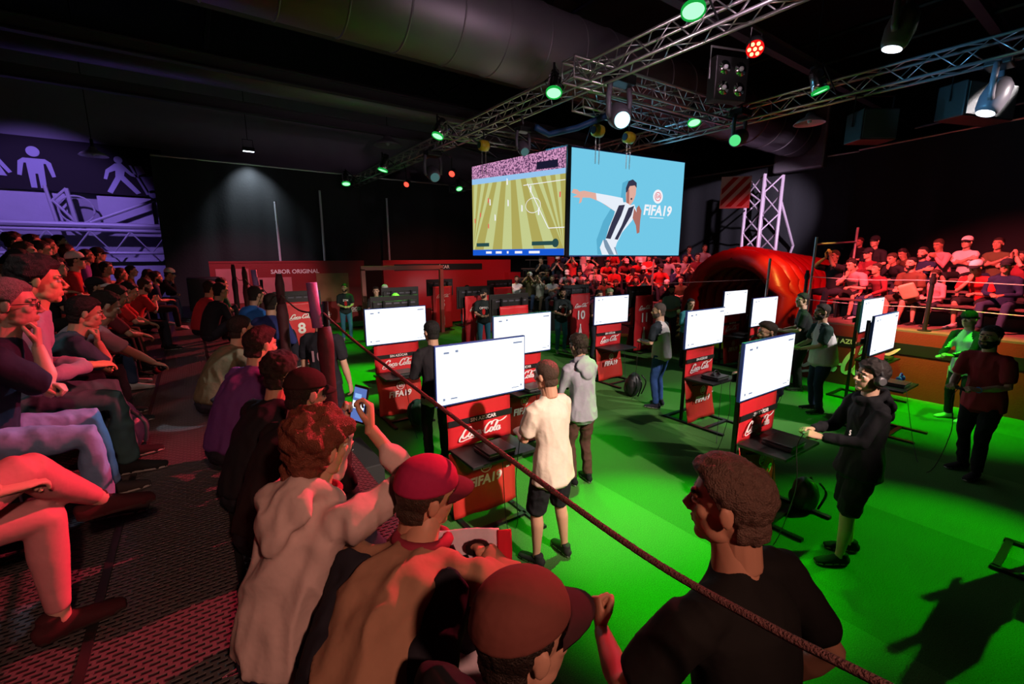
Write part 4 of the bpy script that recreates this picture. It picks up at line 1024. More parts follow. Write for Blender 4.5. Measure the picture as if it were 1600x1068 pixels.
    if console:
        c = empty('game_console', (0, 0, 0), rz, label='black game console on the shelf of the ' + ' '.join(lab.replace('gaming ', '').split()[:8]), cat='game console', group='game consoles on the shelves')
        c.location = V((x, y, .745 * s)) + M.Rotation(rz, 3, 'Z') @ V((-.02, -.24, 0))
        B().b2((-.15, -.14, .004), (.15, .14, .030), .004).obj('lower_shell', mat('console_black', (.03, .03, .032), .3), c)
        B().b2((-.145, -.145, .034), (.155, .135, .058), .004).obj('upper_shell', mat('console_black', (0, 0, 0)), c)
        B().b2((-.14, -.146, .030), (.15, .13, .034)).obj('light_strip', mat('console_grey', (.25, .25, .27), .3), c)
    return e
stand(2.21, 3.66, 'gaming stand nearest the camera, facing the white tee player', seed=1)
stand(2.58, 6.92, 'gaming stand behind the black jacket player beside the front rail', seed=2)
stand(3.75, 5.08, 'gaming stand facing the grey hoodie player', seed=3)
stand(7.03, 6.42, 'gaming stand between the banners numbered ten and eleven', seed=4, console=False)
stand(6.42, 3.92, 'gaming stand with the green lit shelf', seed=5)
stand(4.66, 2.13, 'gaming stand in front of the headphones player', seed=6)
stand(10.55, 5.72, 'farthest gaming stand before the inflatable tunnel', s=1.0, seed=7)
stand(9.55, 4.55, 'gaming stand faced by the black tee player near the inflatable tunnel', s=.98, seed=8)
stand(9.95, 2.86, 'gaming stand behind its twin by the red bordered stage', s=1.05, seed=9)
stand(8.35, 2.22, 'gaming stand in front of the bearded player by the stage', s=.97, seed=10)
stand(5.6, .02, 'gaming stand outside the frame whose base bars reach in', seed=11)
for i, (x, y, num, lab) in enumerate(((1.92, 11.5, '8', 'gaming stand turned away, behind the front rail post'), (3.32, 8.95, '9', 'gaming stand turned away with its rear shown, nearest the rail'), (4.39, 11.4, '7', 'gaming stand turned away inside the pink portal'), (7.1, 14.6, '5', 'farthest gaming stand turned away by the red booth wall'),
        (5.53, 8.0, '9', 'gaming stand turned away behind the grey hoodie player'), (8.6, 13.0, '6', 'gaming stand turned away near the end of the red booth'), (6.15, 10.6, '7', 'gaming stand turned away beyond the black cap player'), (8.9, 9.5, '10', 'gaming stand turned away with banner numbered ten'), (9.95, 8.1, '11', 'gaming stand turned away with banner numbered eleven'))):
    stand(x, y, lab, back=True, num=num, seed=20 + i, console=False, light=False)
# ------------------------------------------------------------------ camera-side platform
def mats_mat():
    m = bpy.data.materials.new('plastic_floor_mat'); m.use_nodes = True; nt = m.node_tree; b = nt.nodes['Principled BSDF']; L = nt.links.new
    tc = nt.nodes.new('ShaderNodeTexCoord'); mp = nt.nodes.new('ShaderNodeMapping'); br = nt.nodes.new('ShaderNodeTexBrick')
    mp.inputs['Rotation'].default_value = (0, 0, 0)
    br.inputs['Scale'].default_value = 9; br.inputs['Mortar Size'].default_value = .10; br.inputs['Mortar Smooth'].default_value = .5; br.inputs['Brick Width'].default_value = .42; br.inputs['Row Height'].default_value = .24
    br.inputs['Color1'].default_value = (0, 0, 0, 1); br.inputs['Color2'].default_value = (0, 0, 0, 1); br.inputs['Mortar'].default_value = (1, 1, 1, 1)
    bp = nt.nodes.new('ShaderNodeBump'); bp.inputs['Strength'].default_value = 1.0; bp.inputs['Distance'].default_value = .012
    mx = nt.nodes.new('ShaderNodeMix'); mx.data_type = 'RGBA'; mx.inputs[6].default_value = (.015, .014, .015, 1); mx.inputs[7].default_value = (.11, .10, .105, 1)
    L(tc.outputs['Object'], mp.inputs[0]); L(mp.outputs[0], br.inputs['Vector']); L(br.outputs['Color'], bp.inputs['Height']); L(bp.outputs[0], b.inputs['Normal'])
    L(br.outputs['Color'], mx.inputs[0]); L(mx.outputs[2], b.inputs['Base Color'])
    b.inputs['Roughness'].default_value = .34; b.inputs['Specular IOR Level'].default_value = .6
    return m
MATM = mats_mat()
PZ = 1.1
prop(B().b2((-8.98, -5.98, 0), (.86, 16.9, PZ - .04)).obj('platform', mat('platform_black', (.02, .02, .02), .7)), 'raised black platform carrying the seated rows on the camera side', 'platform')
b = B(); b.b2((-1.2, -2, PZ - .04), (.86, 16.9, PZ)); prop(b.obj('floor_mat', MATM), 'black perforated plastic matting covering the aisle', 'floor mat')
for i, x in enumerate((-1.03, -.50, .03, .56)):
    prop(B().b2((x - .018, -2, PZ), (x + .018, 16.9, PZ + .008), .002).obj('mat_seam', mat('seam_rubber', (.02, .02, .02), .3)), ['seam strip of the matting nearest the seated rows', 'seam strip of the matting, second from the seated rows', 'seam strip of the matting in mid aisle', 'seam strip of the matting nearest the rope'][i], 'seam strip')
CARP = mat('dark_carpet', (.02, .018, .02), .9)
for k in range(6):
    x1 = -1.2 - k * .75
    prop(B().b2((x1 - .75 if k < 5 else -8.98, -5.98, PZ - .04), (x1, 16.9, PZ + .22 * (k + 1))).obj('riser', CARP), ['lowest', 'second', 'third', 'fourth', 'fifth', 'topmost'][k] + ' dark carpeted riser step of the camera side seating', 'riser')
# rope and padded posts
RX = .80
FOAM = mat('foam_sleeve', (.10, .09, .16), .6, bump=.3, bscale=40)
DKR = mat('dark_red_pad', (.05, .008, .012), .7, bump=.3, bscale=20)
plabs = ['nearest padded rail post with a purple foam sleeve', 'second padded rail post along the rope', 'third padded rail post along the rope', 'fourth padded rail post with hooked top', 'farthest padded rail post by the booth wall']
ys = (3.74, 5.85, 7.8, 10.2, 13.2)
for i, y in enumerate(ys):
    e = empty('rail_post', (RX, y, PZ), label=plabs[i], cat='post', group='padded posts carrying the rope')
    B().tube([(0, 0, 0), (.02, 0, 1.15)], .022, 8).obj('pole', STEEL, e)
    B().lathe([(.12, 0), (.12, .02)], n=16).obj('foot_plate', STEEL, e)
    b = B(); b.lathe([(.055, .06), (.060, .3), (.056, .6), (.066, .80), (.05, .95)], n=14); bm_ = b.obj('padding', DKR, e, smooth=True)
    if i in (0, 2): B().lathe([(.040, .95), (.040, 1.30)], n=16, rot=M.Rotation(R(-3), 3, 'Y')).obj('foam_sleeve', mat('foam_violet', (.35, .18, .45), .5, bump=.2, bscale=60), e, smooth=True)
    else: B().lathe([(.045, .92), (.05, 1.18), (.03, 1.3)], n=12).obj('foam_sleeve', DKR, e, smooth=True)
ROPE = mat('dark_rope', (.16, .07, .07), .8, bump=.6, bscale=200)
pr = [(RX, 3.74, 2.16), (RX, 3.0, 2.07), (RX, 2.0, 1.99), (RX, 1.13, 1.93), (RX, .62, 1.905), (RX, .33, 1.925), (RX, .1, 1.96), (RX, -.8, 2.1)]
prop(B().tube(crom(pr, 6), .0085, 8).obj('rope', ROPE, smooth=True), 'dark red rope slanting across the foreground to the padded post', 'rope')
for i in range(4):
    a, c = ys[i], ys[i + 1]
    prop(B().tube(crom([(RX, a, 2.16), (RX, (a + c) / 2, 2.08), (RX, c, 2.16)], 5), .008, 6).obj('rope', ROPE, smooth=True), 'rope span between the %s and %s padded posts' % (('first', 'second', 'third', 'fourth')[i], ('second', 'third', 'fourth', 'fifth')[i]), 'rope')
# ------------------------------------------------------------------ red side stage
SX, SY = 10.72, 4.42
e = empty('stage', (SX, SY, 0), label='stage with red front, black band and big script wordmark under the red lit stand', cat='stage')
STG = mat('stage_red', (.19, .022, .015), .55, bump=.2, bscale=40, var=.12, vscale=6)
B().b2((0, -10, 0), (5.2, 0, 1.22)).obj('deck_body', mat('stage_black', (.02, .018, .018), .8), e)
B().b2((-.03, -10, 1.22), (5.2, 0.03, 1.25)).obj('deck_top', mat('deck_wood', (.16, .11, .09), .6, var=.2, vscale=5), e)
B().b2((-.03, -10, 0), (0, 0, 1.22)).obj('front_panel', STG, e)
B().b2((-.045, -10, .80), (-.03, 0, 1.00)).obj('black_band', BLACK, e)
for k, yy in enumerate((-1.0, -4.6)):
    put('lettering', text_mesh('SIN AZÚCAR', .13, WHITE, .02), e, (-.052, yy - .05, .90), (0, 0, -pi / 2))
    put('wordmark', link('x', LOGO).data if False else script_big if False else LOGO, e, (-.04, yy + .82, .26), (0, 0, -pi / 2), (.165, .3, .24), 'large script wordmark on the stage front')
bpy.context.view_layer.update()
for k in range(4):
    prop(B().b2((12.15 + k * .85, -5.5, 1.25), (12.15 + (k + 1) * .85 if k < 3 else 15.9, SY, 1.25 + .22 * (k + 1))).obj('riser', mat('riser_grey', (.05, .045, .045), .8)), ['lowest', 'second', 'third', 'topmost'][k] + ' riser step of the red lit stand', 'riser')
SEATZ = [1.25, 1.47, 1.69, 1.91]
BEN = mat('bench_wood', (.12, .07, .06), .6)
def bench(x0, x1, y, z, rz, lab, depth=.32):
    e = empty('bench', ((x0 + x1) / 2, y, z), rz, label=lab, cat='bench'); w_ = (x1 - x0) / 2
    B().b2((-w_, -depth / 2, .40), (w_, depth / 2, .44), .005).obj('seat', BEN, e)
    n = max(2, int(w_ * 1.2))
    for k in range(n):
        xx = -w_ + .2 + (2 * w_ - .4) * k / (n - 1)
        B().b2((xx - .02, -depth / 2 + .03, 0), (xx + .02, depth / 2 - .03, .40)).obj('leg', STEEL, e)
    return e
for k in range(4): bench(-3.6, 3.6, 0, 0, pi / 2, ['front', 'second', 'third', 'rearmost'][k] + ' bench row of the red lit stand').location = (11.75 + k * .85, .6, SEATZ[k])
# scaffold poles and ropes in front of the stage stand
WP = mat('galvanised_tube', (.60, .56, .58), .4, .5)
for x, y, z0, z1, lab in ((10.95, 4.3, 1.25, 3.0, 'tall galvanised scaffold pole at the tunnel end of the stage'), (13.6, 4.45, 1.25, 3.3, 'galvanised scaffold pole at the rear corner of the stage stand'), (10.4, 4.95, 0, 2.55, 'green lit scaffold pole before the tunnel mouth'), (11.9, 9.2, 1.0, 2.5, 'scaffold pole at the corner of the far stand')):
    prop(B().tube([(x, y, z0), (x + .02, y, z1)], .028, 8).obj('scaffold_pole', WP), lab, 'pole', 'galvanised scaffold poles')
prop(B().tube([(10.95, 4.3, 2.85), (13.6, 4.45, 2.95)], .02, 8).obj('scaffold_rail', WP), 'horizontal scaffold rail joining two poles at the stage end', 'rail')
for i, (y, lab) in enumerate(((4.35, 'black rope post at the tunnel end of the stage'), (2.3, 'black rope post on the stage edge before the child'), (-.6, 'black rope post on the stage edge outside the frame'))):
    e = empty('rope_post', (10.86, y, 1.25), label=lab, cat='post')
    B().tube([(0, 0, 0), (0, 0, 1.05)], .035, 10).obj('post', PLAST, e); B().lathe([(.10, 0), (.10, .02)], n=16).obj('foot_plate', PLAST, e)
    B().lathe([(.045, .86), (.05, .9), (.045, .98)], n=12).obj('rope_clamp', PLAST, e)
for z, lab in ((2.17, 'upper white rope stretched along the stage edge'), (1.68, 'lower white rope stretched along the stage edge')):
    prop(B().tube(crom([(10.86, 4.35, z), (10.86, 3.3, z - .03), (10.86, 2.3, z), (10.86, .8, z - .03), (10.86, -.6, z)], 5), .008, 6).obj('rope', mat('white_rope', (.7, .65, .66), .7), smooth=True), lab, 'rope')
prop(B().tube([(10.4, 4.95, 2.1), (8.9, 6.9, 1.95), (7.9, 8.4, 2.0)], .007, 6).obj('rope', ROPE, smooth=True), 'thin dark rope from the scaffold pole toward the far stand', 'rope')
# ------------------------------------------------------------------ far stand
FO = V((11.2, 10.9, 0)); FD = V((-.66, .75, 0))          # along the rows
FN = V((.75, .66, 0))                                     # away from the arena
fz = [.62, .97, 1.32, 1.67, 2.02]
rzf = math.atan2(FD.y, FD.x)
for k in range(5):
    b = B(); b.b2((-2.6, 5.2 - (k + 1) * .8, 0), (3.3, 5.2 - k * .8, fz[k])); o = b.obj('riser', mat('riser_grey', (0, 0, 0)))
    o.rotation_euler = (0, 0, rzf); o.location = FO + FN * 5.2 + V((0, 0, 0))
    # rows climb away from the arena
    me = o.data
    prop(o, ['lowest', 'second', 'third', 'fourth', 'topmost'][k] + ' riser step of the far stand below the screens', 'riser')
    p_ = FO + FN * (k * .8 + .45) + FD * .35
    q = bench(-2.9, 2.9, 0, 0, rzf, ['front', 'second', 'third', 'fourth', 'rearmost'][k] + ' bench row of the far stand'); q.location = (p_.x, p_.y, fz[k])
# ------------------------------------------------------------------ inflatable tunnel
def tunnel():
    e = empty('inflatable_tunnel', (12.55, 6.85, 0), rz=R(-6), label='red inflatable arch tunnel with ribbed roof and gold lit mouth', cat='inflatable tunnel')
    m = mat('inflatable_red', (.42, .012, .015), .38, bump=.35, bscale=9, spec=.55)
    # tunnel axis = local +X ; mouth in YZ plane
    W_, Hh = 1.28, 1.45
    def arc(t, a, c):            # t 0..1 left foot to right foot, pointed-round arch
        ang = pi * t; return V((0, cos(ang) * a, 1.15 + sin(ang) * c)) if True else None
    def path(a, c):
        pts = [V((0, a, z)) for z in (0.0, .4, .8)]
        pts += [V((0, cos(R(k * 15)) * a, 1.15 + sin(R(k * 15)) * c)) for k in range(13)]
        return pts + [V((0, -a, z)) for z in (.8, .4, 0.0)]
    b = B(); b.tube(path(1.45, 1.40), .27, 18, taper=[1.0] * 19); b.obj('mouth_tube', m, e, smooth=True)
    for i in range(9):
        s = 1 - .025 * i; b = B(); b.tube([V((p.x + .36 + i * .42, p.y, p.z)) for p in path(1.52 * s, 1.50 * s)], .235, 14); b.obj('rib_tube', m, e, smooth=True)
    b = B()
    for i in range(2): pass
    b.tube([V((.1, .0, 2.78)), V((-.04, 0, 2.80)), V((-.2, 0, 2.68)), V((-.27, 0, 2.5))], .06, 8); b.obj('seam_knot', m, e, smooth=True)
tunnel()
# lattice column with striped board
e = empty('lattice_column', (18.3, 9.2, 0), rz=R(-20), label='pale square lattice column rising behind the inflatable tunnel', cat='column')
PL = mat('pale_column', (.62, .50, .62), .5, .2)
h = .42
cs = [V((x, y, 0)) for x, y in ((-h, -h), (h, -h), (h, h), (-h, h))]
for c in cs: B().tube([c, c + V((0, 0, 5.6))], .065, 8).obj('chord', PL, e, smooth=True)
b = B()
for k in range(4):
    for i in range(8):
        x, y = (cs[k], cs[(k + 1) % 4]) if i % 2 else (cs[(k + 1) % 4], cs[k])
        b.tube([x + V((0, 0, i * .7)), y + V((0, 0, (i + 1) * .7))], .028, 6)
b.obj('bracing', PL, e)
B().tube([(h, -h, 4.7), (1.25, -h, 3.0), (.9, -h, 1.9)], .05, 8).obj('side_brace', PL, e)
e = empty('striped_board', (14.8, 8.35, 4.15), rz=R(-50), label='red and white striped hazard board hanging beside the lattice column', cat='sign')
B().b2((-.45, 0, 0), (.45, .04, 1.0)).obj('board', WHITE, e)
def clip(poly, f):
    out = []
    for a, c in zip(poly, poly[1:] + poly[:1]):
        fa, fc = f(a), f(c)
        if fa >= 0: out.append(a)
        if fa * fc < 0: t = fa / (fa - fc); out.append((a[0] + (c[0] - a[0]) * t, a[1] + (c[1] - a[1]) * t))
    return out
b = B()
for k in range(5):
    c0 = -.55 + k * .36
    pl = clip(clip([(-.42, .05), (.42, .05), (.42, .97), (-.42, .97)], lambda p: p[1] - 1.1 * p[0] - c0), lambda p: 1.1 * p[0] + c0 + .19 - p[1])
    if len(pl) > 2: b.poly([(x, -.004, z) for x, z in pl])
B().tube([(.4, .06, .5), (1.3, 2.5, .5)], .03, 6).obj('arm', PL, e)
b.obj('stripe', mat('hazard_red', (.5, .02, .02), .5), e)
# back-right roof rail and vents
prop(B().tube([(13.5, 3.6, 5.4), (12.5, -2.5, 5.6)], .022, 6).obj('roof_rail', PURL), 'bent roof rail before the dark curtain above the red lit stand', 'rail')

for k, (x, z, lab) in enumerate(((-.98, 1.1, 'front bench row of the camera side seating'), (-1.72, 1.32, 'second bench row of the camera side seating'), (-2.3, 1.54, 'third bench row of the camera side seating'))):
    q = bench(-5.6, 5.6, 0, 0, pi / 2, lab, .30); q.location = (x, 8.6, z)
# ------------------------------------------------------------------ people: crowds
PALC = dict(black=(.02, .02, .025), navy=(.02, .03, .08), white=(.75, .73, .72), grey=(.32, .31, .33), red=(.55, .03, .03), maroon=(.22, .03, .04), pink=(.65, .32, .34), olive=(.12, .11, .05), blue=(.05, .15, .5), green=(.04, .3, .12), brown=(.14, .07, .04), teal=(.05, .3, .33), purple=(.2, .08, .35), cream=(.6, .55, .45), orange=(.6, .2, .06))
def capcol(s):
    if not s: return None
    a = s.split('/'); return (PALC[a[0]], PALC[a[-1]])
HC = [(.02, .012, .009), (.03, .018, .012), (.012, .010, .010), (.05, .028, .015)]
GN = dict(LEFT='spectators on the seated rows of the camera side', RIGHT='spectators on the red lit stand', FAR='spectators on the far stand')
CROWD = [
('LEFT', -1.1, 7.34, 1.1, 0.921, 'crossed', 'grey', 'black/white', 'short', 1, 'bearded person in grey tee and two tone cap, seated behind the chin resting person', -93),
('LEFT', -1.13, 6.56, 1.1, 0.982, 'lean', 'maroon', None, 'short', 0, 'person in maroon tee leaning forward beside the grey tee capped one', -79),
('LEFT', -1.13, 7.86, 1.1, 0.964, 'lean', 'red', None, 'crop', 0, 'person in red lit shirt leaning with forearms on knees, front seated row', -88),
('LEFT', -0.85, 9.04, 1.1, 0.88, 'phone', 'red', None, 'short', 1, 'person in red shirt with hands together, third past the maroon tee', -74),
('LEFT', -0.76, 11.53, 1.1, 0.88, 'lap', 'navy', None, 'tousled', 1, 'person with glasses and navy shirt near the end of the front seated row', -83),
('LEFT', -0.8, 12.92, 1.1, 0.982, 'chin', 'black', 'white/navy', 'short', 0, 'person in black with white cap, chin on hand, ending the front seated row', -92),
('LEFT', -1.78, 7.59, 1.32, 1.008, 'lap', 'cream', None, 'short', 0, 'older person in cream shirt seated right behind the dark haired youth', -78),
('LEFT', -1.8, 7.1, 1.32, 0.88, 'lap', 'grey', None, 'short', 0, 'person cut by the picture edge in the second seated row', -87),
('LEFT', -1.47, 7.47, 1.32, 0.937, 'lap', 'black', None, 'tousled', 0, 'person in black seated behind the youth in the grey hoodie', -73),
('LEFT', -1.55, 9.18, 1.32, 0.992, 'lap', 'red', 'white/black', 'short', 0, 'person in bright red shirt with white and black patterned cap', -82),
('LEFT', -1.33, 10.23, 1.32, 0.88, 'lap', 'brown', None, 'short', 0, 'person in brown shirt seated behind the maroon tee person', -91),
('LEFT', -1.26, 11.15, 1.1, 0.953, 'crossed', 'maroon', None, 'crop', 0, 'person in maroon shirt two seats past the brown shirt', -77),
('LEFT', -1.26, 12.91, 1.1, 0.961, 'lap', 'orange', None, 'crop', 0, 'shaven headed person in orange lit shirt near the end of the second row', -86),
('LEFT', -1.02, 12.4, 1.1, 0.929, 'phone', 'black', None, 'long', 0, 'long haired person in black near the end of the second row', -72),
('LEFT', -1.86, 8.92, 1.32, 1.1, 'lap', 'black', None, 'short', 0, 'person in black in the third seated row beside the girder end', -81),
('LEFT', -1.97, 8.77, 1.32, 1.087, 'crossed', 'brown', None, 'short', 0, 'person in brown in the third seated row, face turned to the screens', -90),
('LEFT', -1.97, 11.22, 1.32, 1.1, 'lap', 'navy', None, 'short', 1, 'person in navy seated high below the girder, beside the patterned cap', -76),
('LEFT', -1.81, 11.86, 1.32, 1.047, 'lap', 'purple', None, 'crop', 0, 'person in purple lit top seated behind the patterned cap', -85),
('LEFT', -1.69, 12.25, 1.32, 1.071, 'lap', 'black', 'black', 'short', 0, 'person in black cap seated alone against the pale wall', -71),
('LEFT', -2.12, 10.87, 1.54, 1.0, 'lap', 'maroon', None, 'short', 0, 'person in maroon in the highest seated row near the bracket frame', -80),
('LEFT', -2.28, 10.76, 1.54, 1.047, 'lap', 'black', None, 'short', 1, 'bearded person in the highest seated row under the girder', -89),
('LEFT', -2.46, 10.61, 1.54, 1.055, 'crossed', 'black', None, 'tousled', 0, 'person in black at the top of the rows under the restroom pictograms', -75),
('LEFT', -2.35, 13.04, 1.54, 1.1, 'lap', 'grey', None, 'short', 0, 'person in grey hood at the top row before the girder', -84),
('RIGHT', 11.86, 4.18, 1.25, 1.087, 'clap', 'black', None, 'short', 0, 'person in black clapping with hands raised, nearest the inflatable tunnel', 71, 'long'),
('RIGHT', 12.11, 3.79, 1.25, 1.035, 'chin', 'pink', None, 'short', 0, 'stout person in pale pink tee and brown shorts, hand at mouth', 77, 'short'),
('RIGHT', 11.88, 3.32, 1.25, 0.898, 'knees', 'maroon', None, 'short', 0, 'person in maroon sweater between the pink tee and the brown tee', 58, 'long'),
('RIGHT', 11.87, 2.79, 1.25, 0.984, 'lap', 'brown', None, 'crop', 1, 'large bearded person in brown tee holding a cushion on the front bench', 64, 'short'),
('RIGHT', 11.86, 2.44, 1.25, 0.8, 'lap', 'pink', None, 'tousled', 0, 'child in striped top and shorts behind the black rope post', 70, 'short'),
('RIGHT', 12.11, 1.85, 1.25, 1.017, 'chin', 'red', 'white/black', 'short', 0, 'person in red tee with white cap and shoulder strap, hand at cheek', 76, 'short'),
('RIGHT', 11.88, 1.53, 1.25, 0.961, 'lap', 'navy', 'black', 'short', 0, 'person in navy jacket facing away toward the neighbour at the picture edge', 82, 'long'),
('RIGHT', 12.71, 3.79, 1.47, 0.969, 'crossed', 'maroon', 'black', 'short', 0, 'person in maroon tee and dark cap behind the pink tee', 63, 'long'),
('RIGHT', 12.92, 3.29, 1.47, 0.957, 'chin', 'black', None, 'short', 0, 'person in black with hand on face behind the maroon sweater', 69, 'long'),
('RIGHT', 12.72, 2.87, 1.47, 0.976, 'crossed', 'navy', None, 'short', 1, 'person in navy polo behind the large brown tee', 75, 'long'),
('RIGHT', 13.59, 3.99, 1.69, 1.024, 'lap', 'black', 'black', 'short', 0, 'person with black cap and patterned top in the third row', 81, 'long'),
('RIGHT', 13.78, 3.29, 1.69, 0.896, 'lean', 'brown', None, 'long', 0, 'person in brown bending forward in the third row', 62, 'long'),
('RIGHT', 13.63, 2.77, 1.69, 0.969, 'phone', 'pink', None, 'short', 0, 'person in pinkish shirt drinking, beside the white capped one', 68, 'long'),
('RIGHT', 13.57, 2.38, 1.69, 0.976, 'crossed', 'white', 'white/black', 'short', 0, 'person in white tee and white cap with arms crossed, highest row', 74, 'short'),
('RIGHT', 13.57, 1.93, 1.69, 0.945, 'crossed', 'olive', None, 'short', 0, 'person in olive patterned tee with arms crossed, highest row', 80, 'long'),
('RIGHT', 12.69, 1.46, 1.47, 0.906, 'clap', 'maroon', None, 'short', 0, 'person raising a hand at the picture edge in the second row', 61, 'long'),
('RIGHT', 14.41, 4.54, 1.91, 0.86, 'lap', 'black', None, 'short', 0, 'person in black sitting highest beside the scaffold rail', 67, 'long'),
('FAR', 9.6, 13.4, 0.62, 0.95, 'crossed', 'white', None, 'short', 1, 'person in white, first from booth end, front row of far stand', 148),
('FAR', 9.94, 13.01, 0.62, 1.039, 'clap', 'olive', 'white', 'long', 0, 'person in olive, second from booth end, front row of far stand', 130),
('FAR', 10.17, 12.75, 0.62, 0.951, 'clap', 'cream', None, 'crop', 0, 'person in cream, third from booth end, front row of far stand', 125),
('FAR', 10.48, 12.4, 0.62, 0.969, 'crossed', 'grey', None, 'crop', 1, 'person in grey, fourth from booth end, front row of far stand', 134),
('FAR', 10.94, 11.88, 0.62, 0.965, 'lean', 'maroon', None, 'long', 0, 'person in maroon, fifth from booth end, front row of far stand', 113),
('FAR', 11.31, 11.46, 0.62, 1.01, 'lean', 'black', None, 'short', 0, 'person in black, sixth from booth end, front row of far stand', 131),
('FAR', 11.68, 11.03, 0.62, 0.956, 'knees', 'brown', None, 'short', 1, 'person in brown, seventh from booth end, front row of far stand', 142),
('FAR', 11.96, 10.71, 0.62, 0.993, 'lean', 'black', None, 'short', 1, 'person in black, eighth from booth end, front row of far stand', 125),
('FAR', 12.37, 10.25, 0.62, 0.958, 'crossed', 'maroon', None, 'long', 1, 'person in maroon, ninth from booth end, front row of far stand', 133),
('FAR', 12.6, 9.98, 0.62, 0.946, 'clap', 'grey', None, 'long', 0, 'person in grey, tenth from booth end, front row of far stand', 120),
('FAR', 13.03, 9.51, 0.62, 0.969, 'chin', 'black', 'white', 'crop', 0, 'person in black, eleventh from booth end, front row of far stand', 131),
('FAR', 13.35, 9.14, 0.62, 0.972, 'lap', 'olive', None, 'tousled', 0, 'person in olive, twelfth from booth end, front row of far stand', 117),
('FAR', 10.93, 13.09, 0.97, 0.959, 'lean', 'black', None, 'tousled', 0, 'person in black, first from booth end, second row of far stand', 123),
('FAR', 11.36, 12.61, 0.97, 0.941, 'lean', 'grey', 'white', 'short', 0, 'person in grey, second from booth end, second row of far stand', 136),
('FAR', 11.75, 12.17, 0.97, 0.95, 'lean', 'pink', None, 'short', 1, 'person in pink, third from booth end, second row of far stand', 116),
('FAR', 12.05, 11.82, 0.97, 0.957, 'phone', 'pink', None, 'short', 0, 'person in pink, fourth from booth end, second row of far stand', 128),
('FAR', 12.49, 11.33, 0.97, 0.952, 'lap', 'red', None, 'tousled', 0, 'person in red, fifth from booth end, second row of far stand', 125),
('FAR', 12.87, 10.89, 0.97, 0.964, 'chin', 'red', 'black', 'tousled', 0, 'person in red, sixth from booth end, second row of far stand', 140),
('FAR', 13.16, 10.56, 0.97, 0.959, 'knees', 'black', 'white', 'crop', 1, 'person in black, seventh from booth end, second row of far stand', 126),
('FAR', 13.5, 10.17, 0.97, 1.027, 'knees', 'red', 'black', 'crop', 0, 'person in red, eighth from booth end, second row of far stand', 149),
('FAR', 13.88, 9.74, 0.97, 1.005, 'phone', 'navy', None, 'tousled', 0, 'person in navy, ninth from booth end, second row of far stand', 140),
('FAR', 14.15, 9.44, 0.97, 0.997, 'clap', 'black', None, 'crop', 0, 'person in black, tenth from booth end, second row of far stand', 133),
('FAR', 11.3, 13.88, 1.32, 1.005, 'chin', 'black', None, 'tousled', 0, 'person in black, first from booth end, third row of far stand', 117),
('FAR', 11.67, 13.47, 1.32, 1.007, 'phone', 'black', 'white', 'long', 1, 'person in black, second from booth end, third row of far stand', 130),
('FAR', 12.03, 13.06, 1.32, 0.957, 'clap', 'red', None, 'tousled', 0, 'person in red, third from booth end, third row of far stand', 126),
('FAR', 12.41, 12.62, 1.32, 1.032, 'chin', 'pink', 'white', 'crop', 1, 'person in pink, fourth from booth end, third row of far stand', 137),
('FAR', 12.84, 12.13, 1.32, 0.945, 'lean', 'red', None, 'long', 0, 'person in red, fifth from booth end, third row of far stand', 148),
('FAR', 13.28, 11.64, 1.32, 0.984, 'lean', 'maroon', 'white', 'long', 1, 'person in maroon, sixth from booth end, third row of far stand', 148),
('FAR', 13.6, 11.27, 1.32, 1.017, 'lean', 'red', 'white', 'short', 0, 'person in red, seventh from booth end, third row of far stand', 146),
('FAR', 13.9, 10.93, 1.32, 1.024, 'crossed', 'red', 'black', 'long', 0, 'person in red, eighth from booth end, third row of far stand', 126),
('FAR', 14.32, 10.45, 1.32, 0.963, 'knees', 'grey', None, 'short', 1, 'person in grey, ninth from booth end, third row of far stand', 136),
('FAR', 14.7, 10.02, 1.32, 0.982, 'knees', 'grey', None, 'short', 0, 'person in grey, tenth from booth end, third row of far stand', 143),
('FAR', 14.99, 9.69, 1.32, 1.02, 'lap', 'maroon', None, 'short', 0, 'person in maroon, eleventh from booth end, third row of far stand', 133),
('FAR', 11.99, 14.31, 1.67, 0.974, 'clap', 'red', None, 'short', 1, 'person in red, first from booth end, fourth row of far stand', 132),
('FAR', 12.33, 13.92, 1.67, 0.951, 'lean', 'navy', None, 'long', 1, 'person in navy, second from booth end, fourth row of far stand', 128),
('FAR', 12.86, 13.32, 1.67, 0.969, 'clap', 'pink', None, 'short', 0, 'person in pink, third from booth end, fourth row of far stand', 133),
('FAR', 13.29, 12.83, 1.67, 1.018, 'knees', 'black', None, 'long', 0, 'person in black, fourth from booth end, fourth row of far stand', 141),
('FAR', 13.65, 12.42, 1.67, 0.965, 'chin', 'red', None, 'crop', 1, 'person in red, fifth from booth end, fourth row of far stand', 118),
('FAR', 13.98, 12.05, 1.67, 1.021, 'phone', 'black', None, 'crop', 1, 'person in black, sixth from booth end, fourth row of far stand', 135),
('FAR', 14.34, 11.64, 1.67, 0.98, 'lap', 'white', None, 'crop', 0, 'person in white, seventh from booth end, fourth row of far stand', 132),
('FAR', 14.71, 11.23, 1.67, 0.942, 'lean', 'black', None, 'crop', 0, 'person in black, eighth from booth end, fourth row of far stand', 119),
('FAR', 15.11, 10.77, 1.67, 0.998, 'chin', 'maroon', None, 'short', 0, 'person in maroon, ninth from booth end, fourth row of far stand', 120),
('FAR', 15.44, 10.39, 1.67, 0.988, 'phone', 'navy', None, 'crop', 0, 'person in navy, tenth from booth end, fourth row of far stand', 138),
('FAR', 15.79, 9.99, 1.67, 1.01, 'knees', 'grey', None, 'crop', 0, 'person in grey, eleventh from booth end, fourth row of far stand', 146),
]
random.seed(3)
